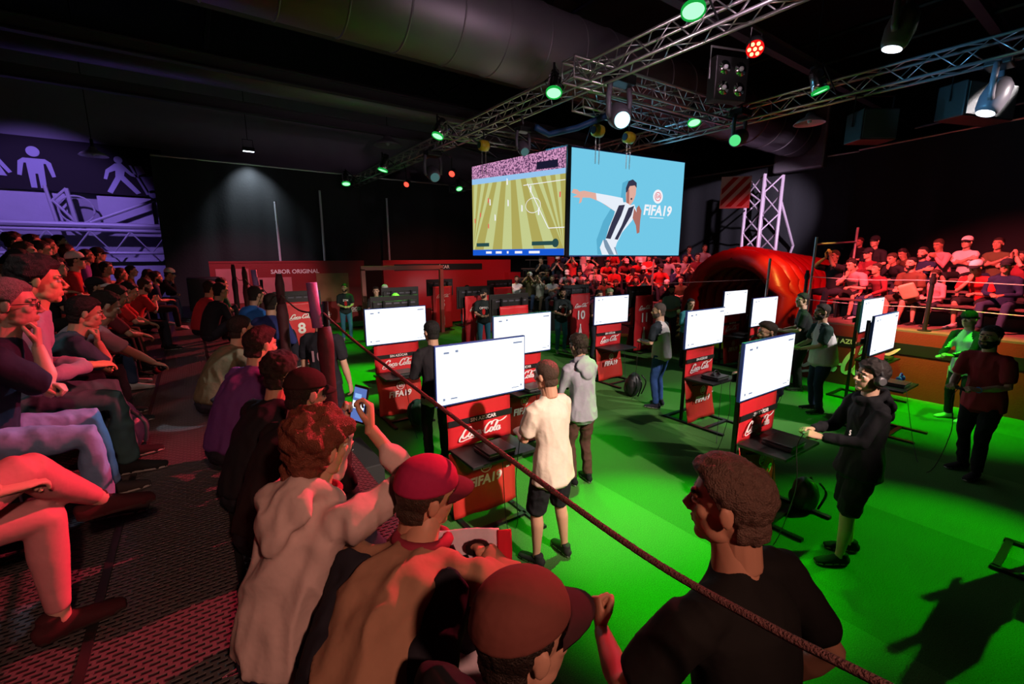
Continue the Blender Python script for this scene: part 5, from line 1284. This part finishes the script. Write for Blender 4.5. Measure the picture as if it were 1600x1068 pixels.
for i, c in enumerate(CROWD):
    side, x, y, z, s, pose, col_, cp, hair, bd, lab, yw = c[:12]
    legs = c[12] if len(c) > 12 else 'long'
    hy = {'LEFT': -4, 'RIGHT': 8, 'FAR': 0}[side]
    pz = SEATS[pose]
    sleeve = 'long' if (i * 7) % 5 == 0 or 'jacket' in lab or 'sweater' in lab else 'short'
    if 'child' in lab: sleeve = 'long'
    person(lab, (x, y, z), R(yw), pz, key=pose, group=GN[side], skin_c=(0, 1, 0, 2, 1, 3)[i % 6], shirt=PALC[col_], pants=[(.03, .035, .05), (.02, .02, .02), (.04, .06, .12), (.10, .07, .045)][(i * 5 + 1) % 4],
           shoes=[(.02, .02, .02), (.5, .5, .5), (.05, .04, .06)][i % 3], hair=hair, hair_c=HC[i % 4], cap=capcol(cp), beard=bool(bd), glasses='glasses' in lab, scale=s, sleeve=sleeve, legs=legs,
           det='lo' if side == 'FAR' else 'mid', build=1.12 if ('stout' in lab or 'large' in lab) else 1.0)
# ------------------------------------------------------------------ people: players and foreground
bpy.context.view_layer.update()
def wpt(o, p): return M.LocRotScale(o.location, o.rotation_euler, o.scale) @ V(p)
def pad_at(o, T, lab, col_=(.02, .02, .022), cable=True, toward=None):
    J = T['J']; a, b_ = [J['hm'][i] @ V((0, .075, -.025)) for i in (0, 1)]
    c = wpt(o, (a + b_) / 2); rz = o.rotation_euler.z
    e = empty('game_controller', c, rz, label=lab, cat='game controller')
    m = mat('pad_plastic_%d' % int(col_[0] * 99), col_, .35)
    B().loft([(-.05, -.0, 0), (0, .005, .004), (.05, 0, 0)], [(.016, .030), (.014, .030), (.016, .030)], V((0, 0, 1))).loft([(-.052, .005, 0), (-.070, -.045, -.01)], [.019, .014]).loft([(.052, .005, 0), (.070, -.045, -.01)], [.019, .014]).obj('grip_shell', m, e, smooth=True)
    for k in (-1, 1): B().lathe([(.008, 0), (.010, .012)], (k * .026, -.008, .014), 12).obj('thumb_stick', PLAST, e)
    B().b2((-.018, .008, .014), (.018, .026, .018), .002).obj('touch_pad', mat('pad_grey', (.15, .15, .16), .3), e)
    if cable and toward:
        t = V(toward) - c; t = M.Rotation(-rz, 3, 'Z') @ t
        f = -c.z + .02
        B().tube(crom([(0, .03, 0), (.02, .06, -.15), (-.03, .05, -.5), (.05, .12, f + .05), (t.x * .4, t.y * .4 + .1, f), (t.x, t.y, t.z)], 6), .004, 5).obj('cable', PLAST, e, smooth=True)
    return e
GP = 'players standing at the gaming stands'
# 1 white tee boy, nearest stand
o, T = person('boy in a cream tee and black shorts, back turned, at the nearest gaming stand', (2.28, 2.66, 0), R(4), P(PAD, head=(12, -8, 0), feet=((-.14, .03, .08), (.15, -.02, .08)), tw=4), skin_c=(.58, .32, .2), shirt=(.72, .62, .48), pants=(.012, .012, .014), shoes=(.03, .03, .03), hair='crop', hair_c=(.06, .035, .02), det='hi', wr=.011, legs='short', hem=.10, scale=1.0, group=GP, build=1.02)
pad_at(o, T, 'controller held by the boy in the cream tee', toward=(2.2, 3.3, .78))
# 3 grey hoodie boy
o, T = person('boy in a grey hoodie, back turned, behind the cream tee boy', (3.42, 3.50, 0), R(-4), P(PAD, head=(8, -6, 0), feet=((-.10, .02, .08), (.12, .0, .08))), skin_c=0, shirt=(.36, .35, .40), pants=(.10, .045, .035), shoes=(.015, .015, .015), hair='tousled', hair_c=(.03, .016, .012), det='hi', wr=.012, sleeve='long', hood=True, hem=.05, scale=.985, group=GP, shirtname='hoodie')
pad_at(o, T, 'controller held by the boy in the grey hoodie', toward=(3.7, 4.7, .78))
# 4 black jacket
o, T = person('person in a black jacket over a white shirt, back turned, by the second stand', (2.30, 4.92, 0), R(-4), P(PAD, head=(16, -4, 0), hands=((-.12, .26, 1.10), (.12, .26, 1.10))), skin_c=0, shirt=(.018, .017, .02), pants=(.015, .017, .025), shoes=(.01, .01, .01), hair='short', hair_c=(.015, .01, .01), det='hi', wr=.010, sleeve='long', scale=1.03, group=GP, shirtname='jacket')
B().loft([(0, 0, .90), (0, 0, .84), (0, -.01, .80)], [(.186, .150), (.190, .152), (.188, .150)], n=24).obj('shirt_hem', cloth((.6, .55, .62)), o, smooth=True)
pad_at(o, T, 'controller held by the black jacket person', toward=(2.5, 6.5, .78))
# 5 raglan tee man
o, T = person('man in white tee with dark sleeves and blue jeans at mid turf', (6.42, 4.68, 0), R(14), P(PAD, head=(26, -4, 0), hands=((-.12, .30, 1.12), (.10, .30, 1.10))), skin_c=2, shirt=(.62, .60, .62), sleeve_c=(.02, .03, .04), pants=(.03, .08, .26), shoes=(.03, .03, .05), hair='crop', hair_c=(.10, .08, .07), det='mid', wr=.008, scale=1.03, group=GP, build=1.08, belly=.015, beard=True)
pad_at(o, T, 'controller held by the man in jeans at mid turf', toward=(7.0, 6.0, .78))
# 6 raglan big man
o, T = person('heavy bearded man in a white tee with dark sleeves before the stage wordmark', (8.40, 2.98, 0), R(40), P(PAD, head=(12, -2, 0), hands=((-.10, .36, 1.06), (.10, .36, 1.06))), skin_c=0, shirt=(.60, .60, .60), sleeve_c=(.02, .05, .04), pants=(.015, .03, .07), shoes=(.01, .01, .012), hair='short', hair_c=(.03, .02, .015), det='mid', wr=.008, scale=1.04, group=GP, build=1.2, belly=.05, beard=True, hem=.04)
pad_at(o, T, 'pale controller held by the heavy man before the stage', (.5, .5, .45), toward=(9.4, 4.2, .78))
# 7 glasses behind r2
o, T = person('person with glasses in a dark tee half hidden by the front television', (5.86, 2.62, 0), R(42), P(PAD, head=(14, -8, 0)), skin_c=0, shirt=(.03, .03, .06), pants=(.08, .08, .15), shoes=(.03, .03, .03), hair='quiff', hair_c=(.03, .018, .015), det='mid', wr=.008, glasses=True, beard=True, scale=1.02, group=GP)
pad_at(o, T, 'controller held by the person with glasses', toward=(6.3, 3.5, .78))
# 8 black tee
o, T = person('person in a black tee and black trousers beside the tunnel end gaming stand', (9.55, 3.75, 0), R(28), P(PAD, head=(30, -2, 0)), skin_c=2, shirt=(.015, .018, .02), pants=(.012, .012, .015), shoes=(.02, .02, .02), hair='short', hair_c=(.015, .01, .01), det='mid', wr=.008, scale=1.08, group=GP, sole=(.5, .5, .5))
pad_at(o, T, 'controller held by the black tee person by the tunnel', toward=(9.6, 4.2, .78))
# 9 red tee
o, T = person('bearded man in a maroon tee and black trousers nearest the picture edge', (7.48, .95, 0), R(66), P(PAD, head=(4, 0, 0), hands=((-.13, .32, 1.08), (.10, .36, 1.08)), feet=((-.12, .10, .08), (.12, -.06, .08))), skin_c=0, shirt=(.30, .025, .035), pants=(.01, .01, .012), shoes=(.02, .018, .02), hair='short', hair_c=(.015, .01, .008), det='hi', wr=.010, scale=1.03, group=GP, beard=True, hem=.06, build=1.05)
pad_at(o, T, 'controller held by the bearded maroon tee man', toward=(8.1, 1.8, .75))
q = B().tube([T['J']['wr'][0] + V((.03 * cos(a), 0, .03 * sin(a))) for a in [R(30 * k) for k in range(12)]], .006, 6, True).obj('wristband', mat('band_blue', (.05, .25, .7), .5), o)
# 10 cap, long sleeves
o, T = person('person in a white shirt with black sleeves and backward black cap by the stage', (9.85, 1.52, 0), R(62), P(PAD, head=(6, 0, 0), hands=((-.12, .44, 1.10), (.08, .40, 1.05))), skin_c=0, shirt=(.55, .70, .60), sleeve_c=(.015, .018, .02), pants=(.015, .015, .018), shoes=(.6, .75, .6), hair='short', cap=((.012, .012, .014), (.012, .012, .014)), capback=True, det='mid', wr=.008, sleeve='long', scale=1.0, group=GP, hem=.08)
for k in (0, 1):
    J = T['J']; B().tube([J['an'][k].lerp(J['kn'][k], .1) + V(((-.055, .055)[k], 0, 0)), J['kn'][k] + V(((-.066, .066)[k], 0, 0)), J['kn'][k] + V(((-.085, .085)[k], 0, .36))], .006, 5).obj('trouser_stripe', WHITE, o)
# 2 headphones hoodie
o, T = person('boy in a black hoodie and shorts wearing headphones, with a controller', (4.40, 1.19, 0), R(44), P(PAD, head=(8, 4, 0), lean=-4, hunch=8, hands=((-.10, .36, 1.14), (.08, .36, 1.14)), feet=((-.10, .10, .08), (.12, -.08, .08)), fyaw=(-4, 8)), skin_c=(.60, .36, .24), shirt=(.014, .013, .015), pants=(.012, .012, .013), shoes=(.015, .015, .015), hair='tousled', hair_c=(.02, .014, .012), det='hi', wr=.013, sleeve='long', legs='short', hood=True, hem=.06, scale=1.0, group=GP, sole=(.75, .5, .4), shirtname='hoodie', build=1.05)
put('lettering', text_mesh('S', .06, WHITE, .03), o, (-.18, .20, 1.22), (0, 0, R(-50)))
pad_at(o, T, 'pale controller with trailing cable held by the headphones boy', (.55, .58, .55), toward=(4.6, 1.95, .78))
hm = T['J']['headm']
e = empty('headphones', (0, 0, 0), label='black headphones with silver trim worn by the boy in the black hoodie', cat='headphones')
e.matrix_world = M.LocRotScale(o.location, o.rotation_euler, o.scale) @ hm
B().tube([(.105 * cos(t), -.01, .0 + .150 * sin(t)) for t in [R(12 * k) for k in range(16)]], .010, 8).obj('headband', PLAST, e, smooth=True)
for k in (-1, 1):
    B().lathe([(.040, 0), (.046, .012), (.040, .035), (.02, .04)], (k * .078, -.01, -.005), 18, M.Rotation(k * pi / 2, 3, 'Y')).obj('ear_cup', PLAST, e, smooth=True)
    B().lathe([(.030, .040), (.026, .044)], (k * .078, -.01, -.005), 18, M.Rotation(k * pi / 2, 3, 'Y')).obj('silver_trim', ALU, e)
# 11 foreground grey haired man
o, T = person('man with short greying hair in a black tee just beyond the foreground rope', (1.175, .48, .20), R(-10), P(STAND, head=(30, -4, 2), hands=((-.24, .36, 1.12), (.28, .10, .95)), pole=((-1, -.3, -1), (.5, -1, -.3)), hdir=((.15, .6, .8), (0, .3, -1)), palm=((.9, -.2, 0), (-1, 0, 0)), hk=('fist', 'relaxed'), hunch=12, lean=4, tw=8), skin_c=(.52, .27, .18), shirt=(.010, .010, .011), pants=(.015, .015, .02), hair='quiff', hair_c=(.11, .065, .05), det='hi', wr=.007, scale=1.04, build=1.08)
prop(B().b2((.90, .1, 0), (1.75, 1.0, .22), .01).obj('step_block', mat('step_black', (.03, .03, .03), .7)), 'low black step under the grey haired man beside the platform', 'step')
FL = P(SEAT, hip=(0, -.02, .15), feet=((-.16, .46, .08), (.16, .44, .08)), lean=18, hunch=22, hands=((-.10, .42, .42), (.10, .44, .42)), head=(0, -8, 0))
GF = 'spectators sitting on the platform behind the rope'
# 14 curly with phone
o, T = person('curly haired person in a pale hooded top filming with a phone', (.12, 1.58, PZ), R(-62), P(FL, lean=13, hunch=16, head=(-6, -10, 4), hands=((-.06, .40, .80), (.09, .38, .84)), pole=((-.6, .2, -1), (.9, .1, -1)), hdir=((.1, .3, 1), (-.1, .2, 1)), palm=((.8, -.6, 0), (-.8, -.6, 0)), hk='grip'), skin_c=(.58, .33, .22), shirt=(.60, .46, .44), pants=(.03, .03, .06), hair='curly', hair_c=(.16, .045, .025), det='hi', wr=.020, sleeve='long', hood=True, group=GF, shirtname='hoodie', build=1.05)
J = T['J']
B().tube([J['neck'] + V((.078 * cos(a), .01 - .085 * sin(a), .012 + .012 * sin(a))) for a in [R(20 * k) for k in range(18)]], .014, 8, True).obj('collar', cloth((.30, .02, .04)), o, smooth=True)
ph = wpt(o, (J['hm'][0] @ V((0, .10, -.02)) + J['hm'][1] @ V((0, .10, -.02))) / 2)
e = empty('phone', ph, R(-62), label='phone with a bright screen held up by the curly haired person', cat='phone'); e.rotation_euler = (R(-12), R(4), R(-62))
B().b2((-.037, 0, -.075), (.037, .009, .075), .003).obj('case', PLAST, e)
B().b2((-.033, -.0012, -.066), (.033, -.0004, .066)).obj('display', glow('phone_screen', (.12, .2, .55), .9), e)
B().b2((-.030, -.0024, -.018), (.030, -.0014, .012)).obj('bright_area', glow('phone_bright', (.85, .95, 1), 1.6), e)
B().b2((-.024, -.0024, .024), (.010, -.0014, .042)).obj('picture_area', glow('phone_pic', (.25, .45, .8), 1.2), e)
# 13 purple cap + jacket
o, T = person('person in a crimson cap and tan bomber jacket in front of the rope', (.24, 1.11, PZ), R(-52), P(FL, lean=38, hunch=24, head=(-42, -10, 6), hands=((-.16, .50, .40), (.20, .46, .45))), skin_c=(.58, .30, .2), shirt=(.36, .20, .13), pants=(.02, .02, .03), hair='crop', hair_c=(.05, .03, .02), cap=((.40, .02, .09), (.10, .015, .03)), det='hi', wr=.018, sleeve='long', group=GF, shirtname='jacket', build=1.14, scale=1.03)
J = T['J']; up_ = J['up']
B().tube([J['neck'] + V((.088 * cos(a), .02 - .088 * sin(a), .018 + .02 * sin(a))) for a in [R(20 * k) for k in range(18)]], .020, 8, True).obj('ribbed_collar', cloth((.30, .03, .06)), o, smooth=True)
e = empty('banner_cloth', (.66, 1.34, PZ), R(-34), label='folded white supporter cloth with black letters and red trim by the crimson cap', cat='cloth')
fabric('sheet', .34, .50, (0, 0, .02), e, cloth((.70, .62, .74)), -.16, .018, 4)
q = put('lettering', text_mesh('PAULO', .11, mat('ink_black', (.01, .01, .012), .6), .03), e, (-.02, -.045, .445), (R(16), R(-14), 0))
fabric('red_trim', .05, .50, (.19, 0.0, .02), e, cloth((.6, .02, .04)), -.16, .018, 4, nx=3)
# 12 bottom cap
o, T = person('person in a brown cap seen from above at the bottom of the picture', (.12, .63, PZ), R(-84), P(FL, lean=28, hunch=26, head=(-14, -2, 0)), skin_c=(.5, .28, .2), shirt=(.012, .010, .012), pants=(.02, .02, .02), hair='short', hair_c=(.02, .012, .01), cap=((.16, .05, .04), (.05, .018, .022)), det='hi', wr=.01, sleeve='long', group=GF)
# leaners along the rope
for lab, loc, yw, k, sp in (
    ('person in a black cap and dark jacket crouched beside the nearest rail post', (.17, 2.42, PZ), -58, dict(lean=20, head=(-12, -14, 0)), dict(shirt=(.02, .014, .016), cap=((.03, .012, .012), (.02, .01, .01)), skin_c=(.6, .3, .26), sleeve='long')),
    ('person with dark curly hair in a black jacket behind the black cap', (.13, 2.93, PZ), -60, dict(lean=18, head=(-4, -12, 0)), dict(shirt=(.015, .015, .02), hair='tousled', sleeve='long')),
    ('person in a violet lit jacket with a white lit face behind the curly head', (.08, 3.42, PZ), -64, dict(lean=16, hip=(0, -.02, .26)), dict(shirt=(.14, .05, .22), hair='quiff', sleeve='long', skin_c=2)),  # violet wash painted into the jacket colour
    ('person in an olive jacket leaning toward the rope, near the foam sleeve posts', (.02, 4.88, PZ), -70, dict(lean=20, hip=(0, -.02, .2)), dict(shirt=(.13, .11, .06), hair='short', sleeve='long')),
    ('person in a navy and white top beyond the olive jacket', (.62, 6.35, PZ), -40, dict(lean=12, hip=(0, 0, .25)), dict(shirt=(.03, .04, .16), hair='short', sleeve='long', beard=True)),
    ('person in a bright blue top between two padded posts', (.48, 7.35, PZ), -60, dict(lean=12, hip=(0, 0, .3)), dict(shirt=(.03, .16, .55), hair='short')),
    ('person in a dark jacket with glasses near the farther posts', (.10, 8.5, PZ), -66, dict(lean=10, hip=(0, 0, .3)), dict(shirt=(.02, .02, .025), hair='short', glasses=True, sleeve='long')),
    ('person in a red top farther along the rope', (-.02, 9.3, PZ), -70, dict(lean=10, hip=(0, 0, .3)), dict(shirt=(.5, .04, .05), hair='short', sleeve='long')),
    ('person in a green top crouched at the far end of the rope', (.2, 10.6, PZ), -70, dict(lean=10, hip=(0, 0, .3)), dict(shirt=(.04, .2, .12), hair='crop'))):
    near = loc[1] < 5
    person(lab, loc, R(yw), P(FL, **k), det='hi' if near else 'mid', wr=.011 if near else .0, group=GF, pants=(.02, .02, .03), **sp)
o, T = person('person with glasses in a black jersey numbered ten behind the nearest rail post', (1.06, 5.1, .35), R(-40), P(STAND, head=(-20, 6, 0), lean=-4), skin_c=0, shirt=(.018, .018, .024), pants=(.02, .02, .03), hair='short', hair_c=(.012, .01, .01), det='hi', wr=.009, glasses=True, beard=True, scale=.98)
put('numerals', text_mesh('10', .17, mat('print_pink', (.45, .25, .30), .6), .02), o, (0, -.142, 1.22), (R(4), 0, 0))
prop(B().b2((.9, 4.6, 0), (1.5, 5.5, .35), .01).obj('step_block', mat('step_black', (0, 0, 0))), 'low black step under the person in the numbered jersey', 'step')
# front seated row near the camera
GL = 'spectators on the front seats of the camera side'
o, T = person('grey haired man with glasses, navy polo and light blue jeans, hand at chin', (-1.02, 3.40, PZ), R(-84), P(SEATS['chin'], lean=12, hunch=16, hands=((.10, .26, .80), 'chin'), pole=((-1, 0, -1), (.8, -.2, -1)), hk='grip', head=(0, -6, 0)), skin_c=(.52, .33, .26), shirt=(.015, .018, .04), pants=(.20, .32, .58), shoes=(.05, .04, .04), hair='short', hair_c=(.16, .15, .15), det='hi', wr=.011, glasses=True, group=GL, scale=1.04, build=1.1, belly=.03)
o, T = person('dark haired youth in a grey open hoodie beside the grey haired man', (-1.00, 4.00, PZ), R(-80), P(SEAT, lean=10, hunch=14, head=(0, -6, 0)), skin_c=(.62, .40, .22), shirt=(.33, .35, .45), pants=(.06, .14, .15), hair='tousled', hair_c=(.02, .02, .022), det='hi', wr=.012, sleeve='long', group=GL, scale=1.11, shirtname='hoodie')
o, T = person('person resting chin on fist, forearm bare, third from the grey haired man', (-1.10, 4.60, PZ), R(-74), P(SEATS['chin'], lean=30, hunch=18, hip=(0, 0, .50)), skin_c=(.58, .36, .24), shirt=(.04, .12, .16), pants=(.02, .025, .035), shoes=(.10, .12, .15), hair='short', hair_c=(.015, .012, .012), det='hi', wr=.011, group=GL)
o, T = person('person in dark top leaning down with a drink can in hand', (-1.08, 5.2, PZ), R(-74), P(SEATS['lean'], lean=36, hands=((-.14, .48, .62), (.06, .74, .46)), pole=((-1, -.2, -.2), (1, -.2, -.2))), skin_c=(.55, .33, .24), shirt=(.45, .42, .50), pants=(.03, .03, .04), shoes=(.03, .05, .06), hair='short', det='hi', wr=.011, group=GL)
c = wpt(o, T['J']['hm'][1] @ V((0, .07, -.05)))
e = empty('drink_can', c, label='dark drink can with red label held low over the aisle', cat='can'); e.rotation_euler = (R(40), R(50), 0)
B().lathe([(.026, -.062), (.032, -.052), (.032, .052), (.026, .062)], n=20).obj('can_body', mat('can_dark', (.02, .01, .012), .3, .6), e, smooth=True)
B().lathe([(.0325, -.02), (.0325, .025)], n=20).obj('label_band', mat('can_red', (.5, .02, .03), .3, .3), e, smooth=True)
o, T = person('person in pink leggings with crossed legs and dark flats on a folding chair', (-.95, 2.05, PZ), R(-71), P(SEAT, lean=-8, hip=(0, 0, .60), feet=((-.12, .41, .08), (-.24, .60, .45)), fyaw=(0, -8), fpitch=(0, -6), kpole=((0, .3, 1), (.45, .1, 1))), skin_c=(.58, .36, .3), shirt=(.05, .02, .03), pants=(.62, .26, .30), shoes=(.06, .015, .02), hair='long', det='hi', wr=.008, legs='legging', sole=(.05, .03, .03), group=GL, scale=1.04)
# bag and jacket on the aisle floor
e = empty('backpack', (-.62, 4.42, PZ), R(20), label='dark backpack with a blue sheen lying in the aisle by the seated knees', cat='backpack')
b = B(); b.ell((0, 0, .17), (.20, .15, .19)); b.ell((.02, .10, .12), (.15, .09, .12)); b.ell((0, -.02, .30), (.14, .11, .12))
bm = remesh(b, .014, 3); wrinkle(bm, .012, 9); link('bag_body', mesh_from(bm, 'bag_body', [mat('bag_nylon', (.03, .06, .10), .35, bump=.5, bscale=8)], True), e)
for k in (-1, 1): B().tube(crom([(k * .08, -.10, .34), (k * .13, -.2, .25), (k * .12, -.18, .1), (k * .08, -.12, .03)], 5), .014, 6).obj('strap', mat('bag_strap', (.05, .08, .10), .5), e, smooth=True)
def blob_bag(loc, rz, lab, m, s=1.0):
    e = empty('backpack', loc, R(rz), label=lab, cat='backpack')
    b = B(); b.ell((0, 0, .20 * s), (.17 * s, .12 * s, .20 * s)); b.ell((0, .09 * s, .14 * s), (.13 * s, .06 * s, .12 * s)); bm = remesh(b, .016, 3); wrinkle(bm, .008, 9)
    link('bag_body', mesh_from(bm, 'bag_body', [m], True), e)
    for k in (-1, 1): B().tube(crom([(k * .07 * s, -.10 * s, .36 * s), (k * .10 * s, -.17 * s, .24 * s), (k * .08 * s, -.11 * s, .04)], 5), .012, 6).obj('strap', PLAST, e, smooth=True)
BN = mat('bag_black', (.02, .02, .022), .45, bump=.4, bscale=10)
blob_bag((6.55, 5.35, 0), 20, 'black backpack standing on the turf beside the man in jeans', BN, 1.15)
blob_bag((2.62, 6.25, 0), -30, 'dark backpack leaning on the stand behind the black jacket person', mat('bag_green', (.02, .07, .04), .35, bump=.4, bscale=10), 1.1)
blob_bag((4.95, 1.75, 0), 60, 'black bag lying on the turf between the front stand and the headphones boy', BN, .9)
blob_bag((7.9, 8.3, 0), 10, 'green striped backpack behind the stand with banner ten', mat('bag_stripe', (.05, .25, .06), .5), 1.0)
# far players in black and red striped shirts
JER = 'staff in red and black jerseys among the far stands'
def jersey(lab, loc, yw, hy=0, cap=None, hair='short', pants=(.05, .2, .3), pose=PAD, beard=True, text='OPTO', col_=(.02, .03, .03)):
    o, T = person(lab, loc, R(yw), P(pose, head=(hy, -6, 0)), skin_c=0, shirt=col_, pants=pants, hair=hair, cap=cap, det='mid', group=JER, beard=beard, shoes=(.4, .5, .4))
    J = T['J']
    me = T['shirt']
    B().loft([(-.0, .095, .98), (-.0, .118, 1.15), (0, .128, 1.30), (0, .11, 1.40)], [(.05, .02), (.05, .02), (.05, .02), (.04, .02)]).obj('red_stripe', cloth((.5, .02, .02)), o, smooth=True)
    put('lettering', text_mesh(text, .085, WHITE, .02), o, (0, .158, 1.26), (0, 0, pi))
    return o, T
jersey('green lit person in a dark jersey standing before the booth poster', (3.75, 14.4, 0), 172, -22, text='STM')
jersey('bearded person in a red and black jersey left of the black capped one', (6.5, 11.6, 0), 165, -8, hair='crop')
jersey('black capped person in a red and black jersey holding a controller', (6.2, 10.15, 0), 150, -50, cap=((.02, .02, .02), (.02, .02, .02)))
jersey('tall person in a red and black jersey beside the number ten banner', (8.05, 9.15, 0), 160, -6)
person('person in a white cap among the far gaming stands', (4.6, 13.2, 0), R(170), PAD, key='pad', det='mid', cap=((.7, .7, .7), (.7, .7, .7)), shirt=(.02, .03, .05), group=JER)
person('person with green light painted into the hair colour bent behind a turned away stand', (3.75, 10.15, 0), R(175), P(PAD, lean=8), det='mid', hair='short', hair_c=(.5, .5, .2), shirt=(.05, .05, .06), group=JER)  # hair colour stands in for green stage light on the head
person('person in a dark top behind the green tinted hair one', (4.15, 12.6, 0), R(160), PAD, key='pad', det='mid', shirt=(.03, .03, .03), group=JER)
person('person in a green lit cap crouched beside the far television', (5.95, 8.75, 0), R(170), P(PAD, lean=14), det='mid', cap=((.05, .5, .08), (.05, .4, .08)), shirt=(.02, .04, .04), group=JER)  # green stage light painted into the cap colour
person('person with green lit hair behind the number ten and eleven banners', (8.75, 8.15, 0), R(165), PAD, key='pad', det='mid', hair='tousled', hair_c=(.3, .4, .2), shirt=(.03, .03, .03), group=JER)  # hair colour carries the green stage light
person('dark haired person beside the green lit one behind the two banners', (8.25, 8.05, 0), R(175), PAD, key='pad', det='mid', hair='short', shirt=(.06, .03, .03), group=JER)
person('person in a white cap and black tee before the far stand by the tunnel', (11.2, 8.95, 0), R(125), STANDS['folded'], key='folded', det='mid', cap=((.75, .75, .75), (.02, .02, .02)), shirt=(.015, .015, .018), beard=True, group=JER)
person('person in a pale green tee looking at a phone beside the tunnel', (11.35, 8.05, 0), R(120), PAD, key='pad', det='mid', shirt=(.25, .5, .4), beard=True, group=JER)
person('girl in a teal jacket standing at the foot of the tunnel', (9.35, 6.15, 0), R(150), P(PAD, hands=((-.05, .2, 1.28), (.05, .2, 1.25)), hdir=((.1, .2, 1), (-.1, .2, 1))), det='mid', hair='long', shirt=(.05, .28, .32), sleeve='long', scale=.93, group=JER)
# objects resting on shelves / props
e = empty('headset', (6.42, 3.68, .745), label='green lit headset lying on the shelf beside a console', cat='headset')
B().tube([(.08 * cos(t), 0, .05 + .08 * sin(t)) for t in [R(15 * k) for k in range(13)]], .009, 6).obj('headband', PLAST, e, smooth=True)
for k in (-1, 1): B().ell((k * .08, 0, .045), (.022, .04, .045)).obj('ear_cup', PLAST, e, smooth=True)
e = empty('headset', (8.62, 2.0, .725), label='blue headset on the shelf by the bearded maroon tee man', cat='headset')
B().tube([(.08 * cos(t), 0, .05 + .08 * sin(t)) for t in [R(15 * k) for k in range(13)]], .009, 6).obj('headband', mat('headset_blue', (.02, .08, .5), .4), e, smooth=True)
for k in (-1, 1): B().ell((k * .08, 0, .045), (.022, .04, .045)).obj('ear_cup', mat('headset_blue', (0, 0, 0)), e, smooth=True)
e = empty('cushion', (11.36, 2.74, 1.93), R(80), label='printed cream cushion held by the large brown tee man on the front bench', cat='cushion')
b = B(); b.box((0, 0, 0), (.27, .09, .30)); bm = remesh(b, .02, 8); o_ = link('cushion_body', mesh_from(bm, 'cushion_body', [cloth((.75, .5, .3))], True), e); o_.rotation_euler = (R(-20), R(20), 0)
# seat at the picture corner
e = empty('folding_chair', (-.97, 2.03, PZ), R(-71), label='folding chair with tubular metal frame under the person in pink leggings', cat='chair')
B().b2((-.2, -.2, .43), (.2, .2, .46), .01).obj('seat', PLAST, e)
for k in (-1, 1):
    B().tube([(k * .2, .22, 0), (k * .2, -.18, .50), (k * .2, -.24, .85)], .012, 8).obj('side_frame', CHROME, e, smooth=True)
    B().tube([(k * .2, -.22, 0), (k * .2, .18, .44)], .012, 8).obj('leg', CHROME, e, smooth=True)
B().b2((-.2, -.26, .62), (.2, -.235, .86), .01).obj('backrest', PLAST, e)
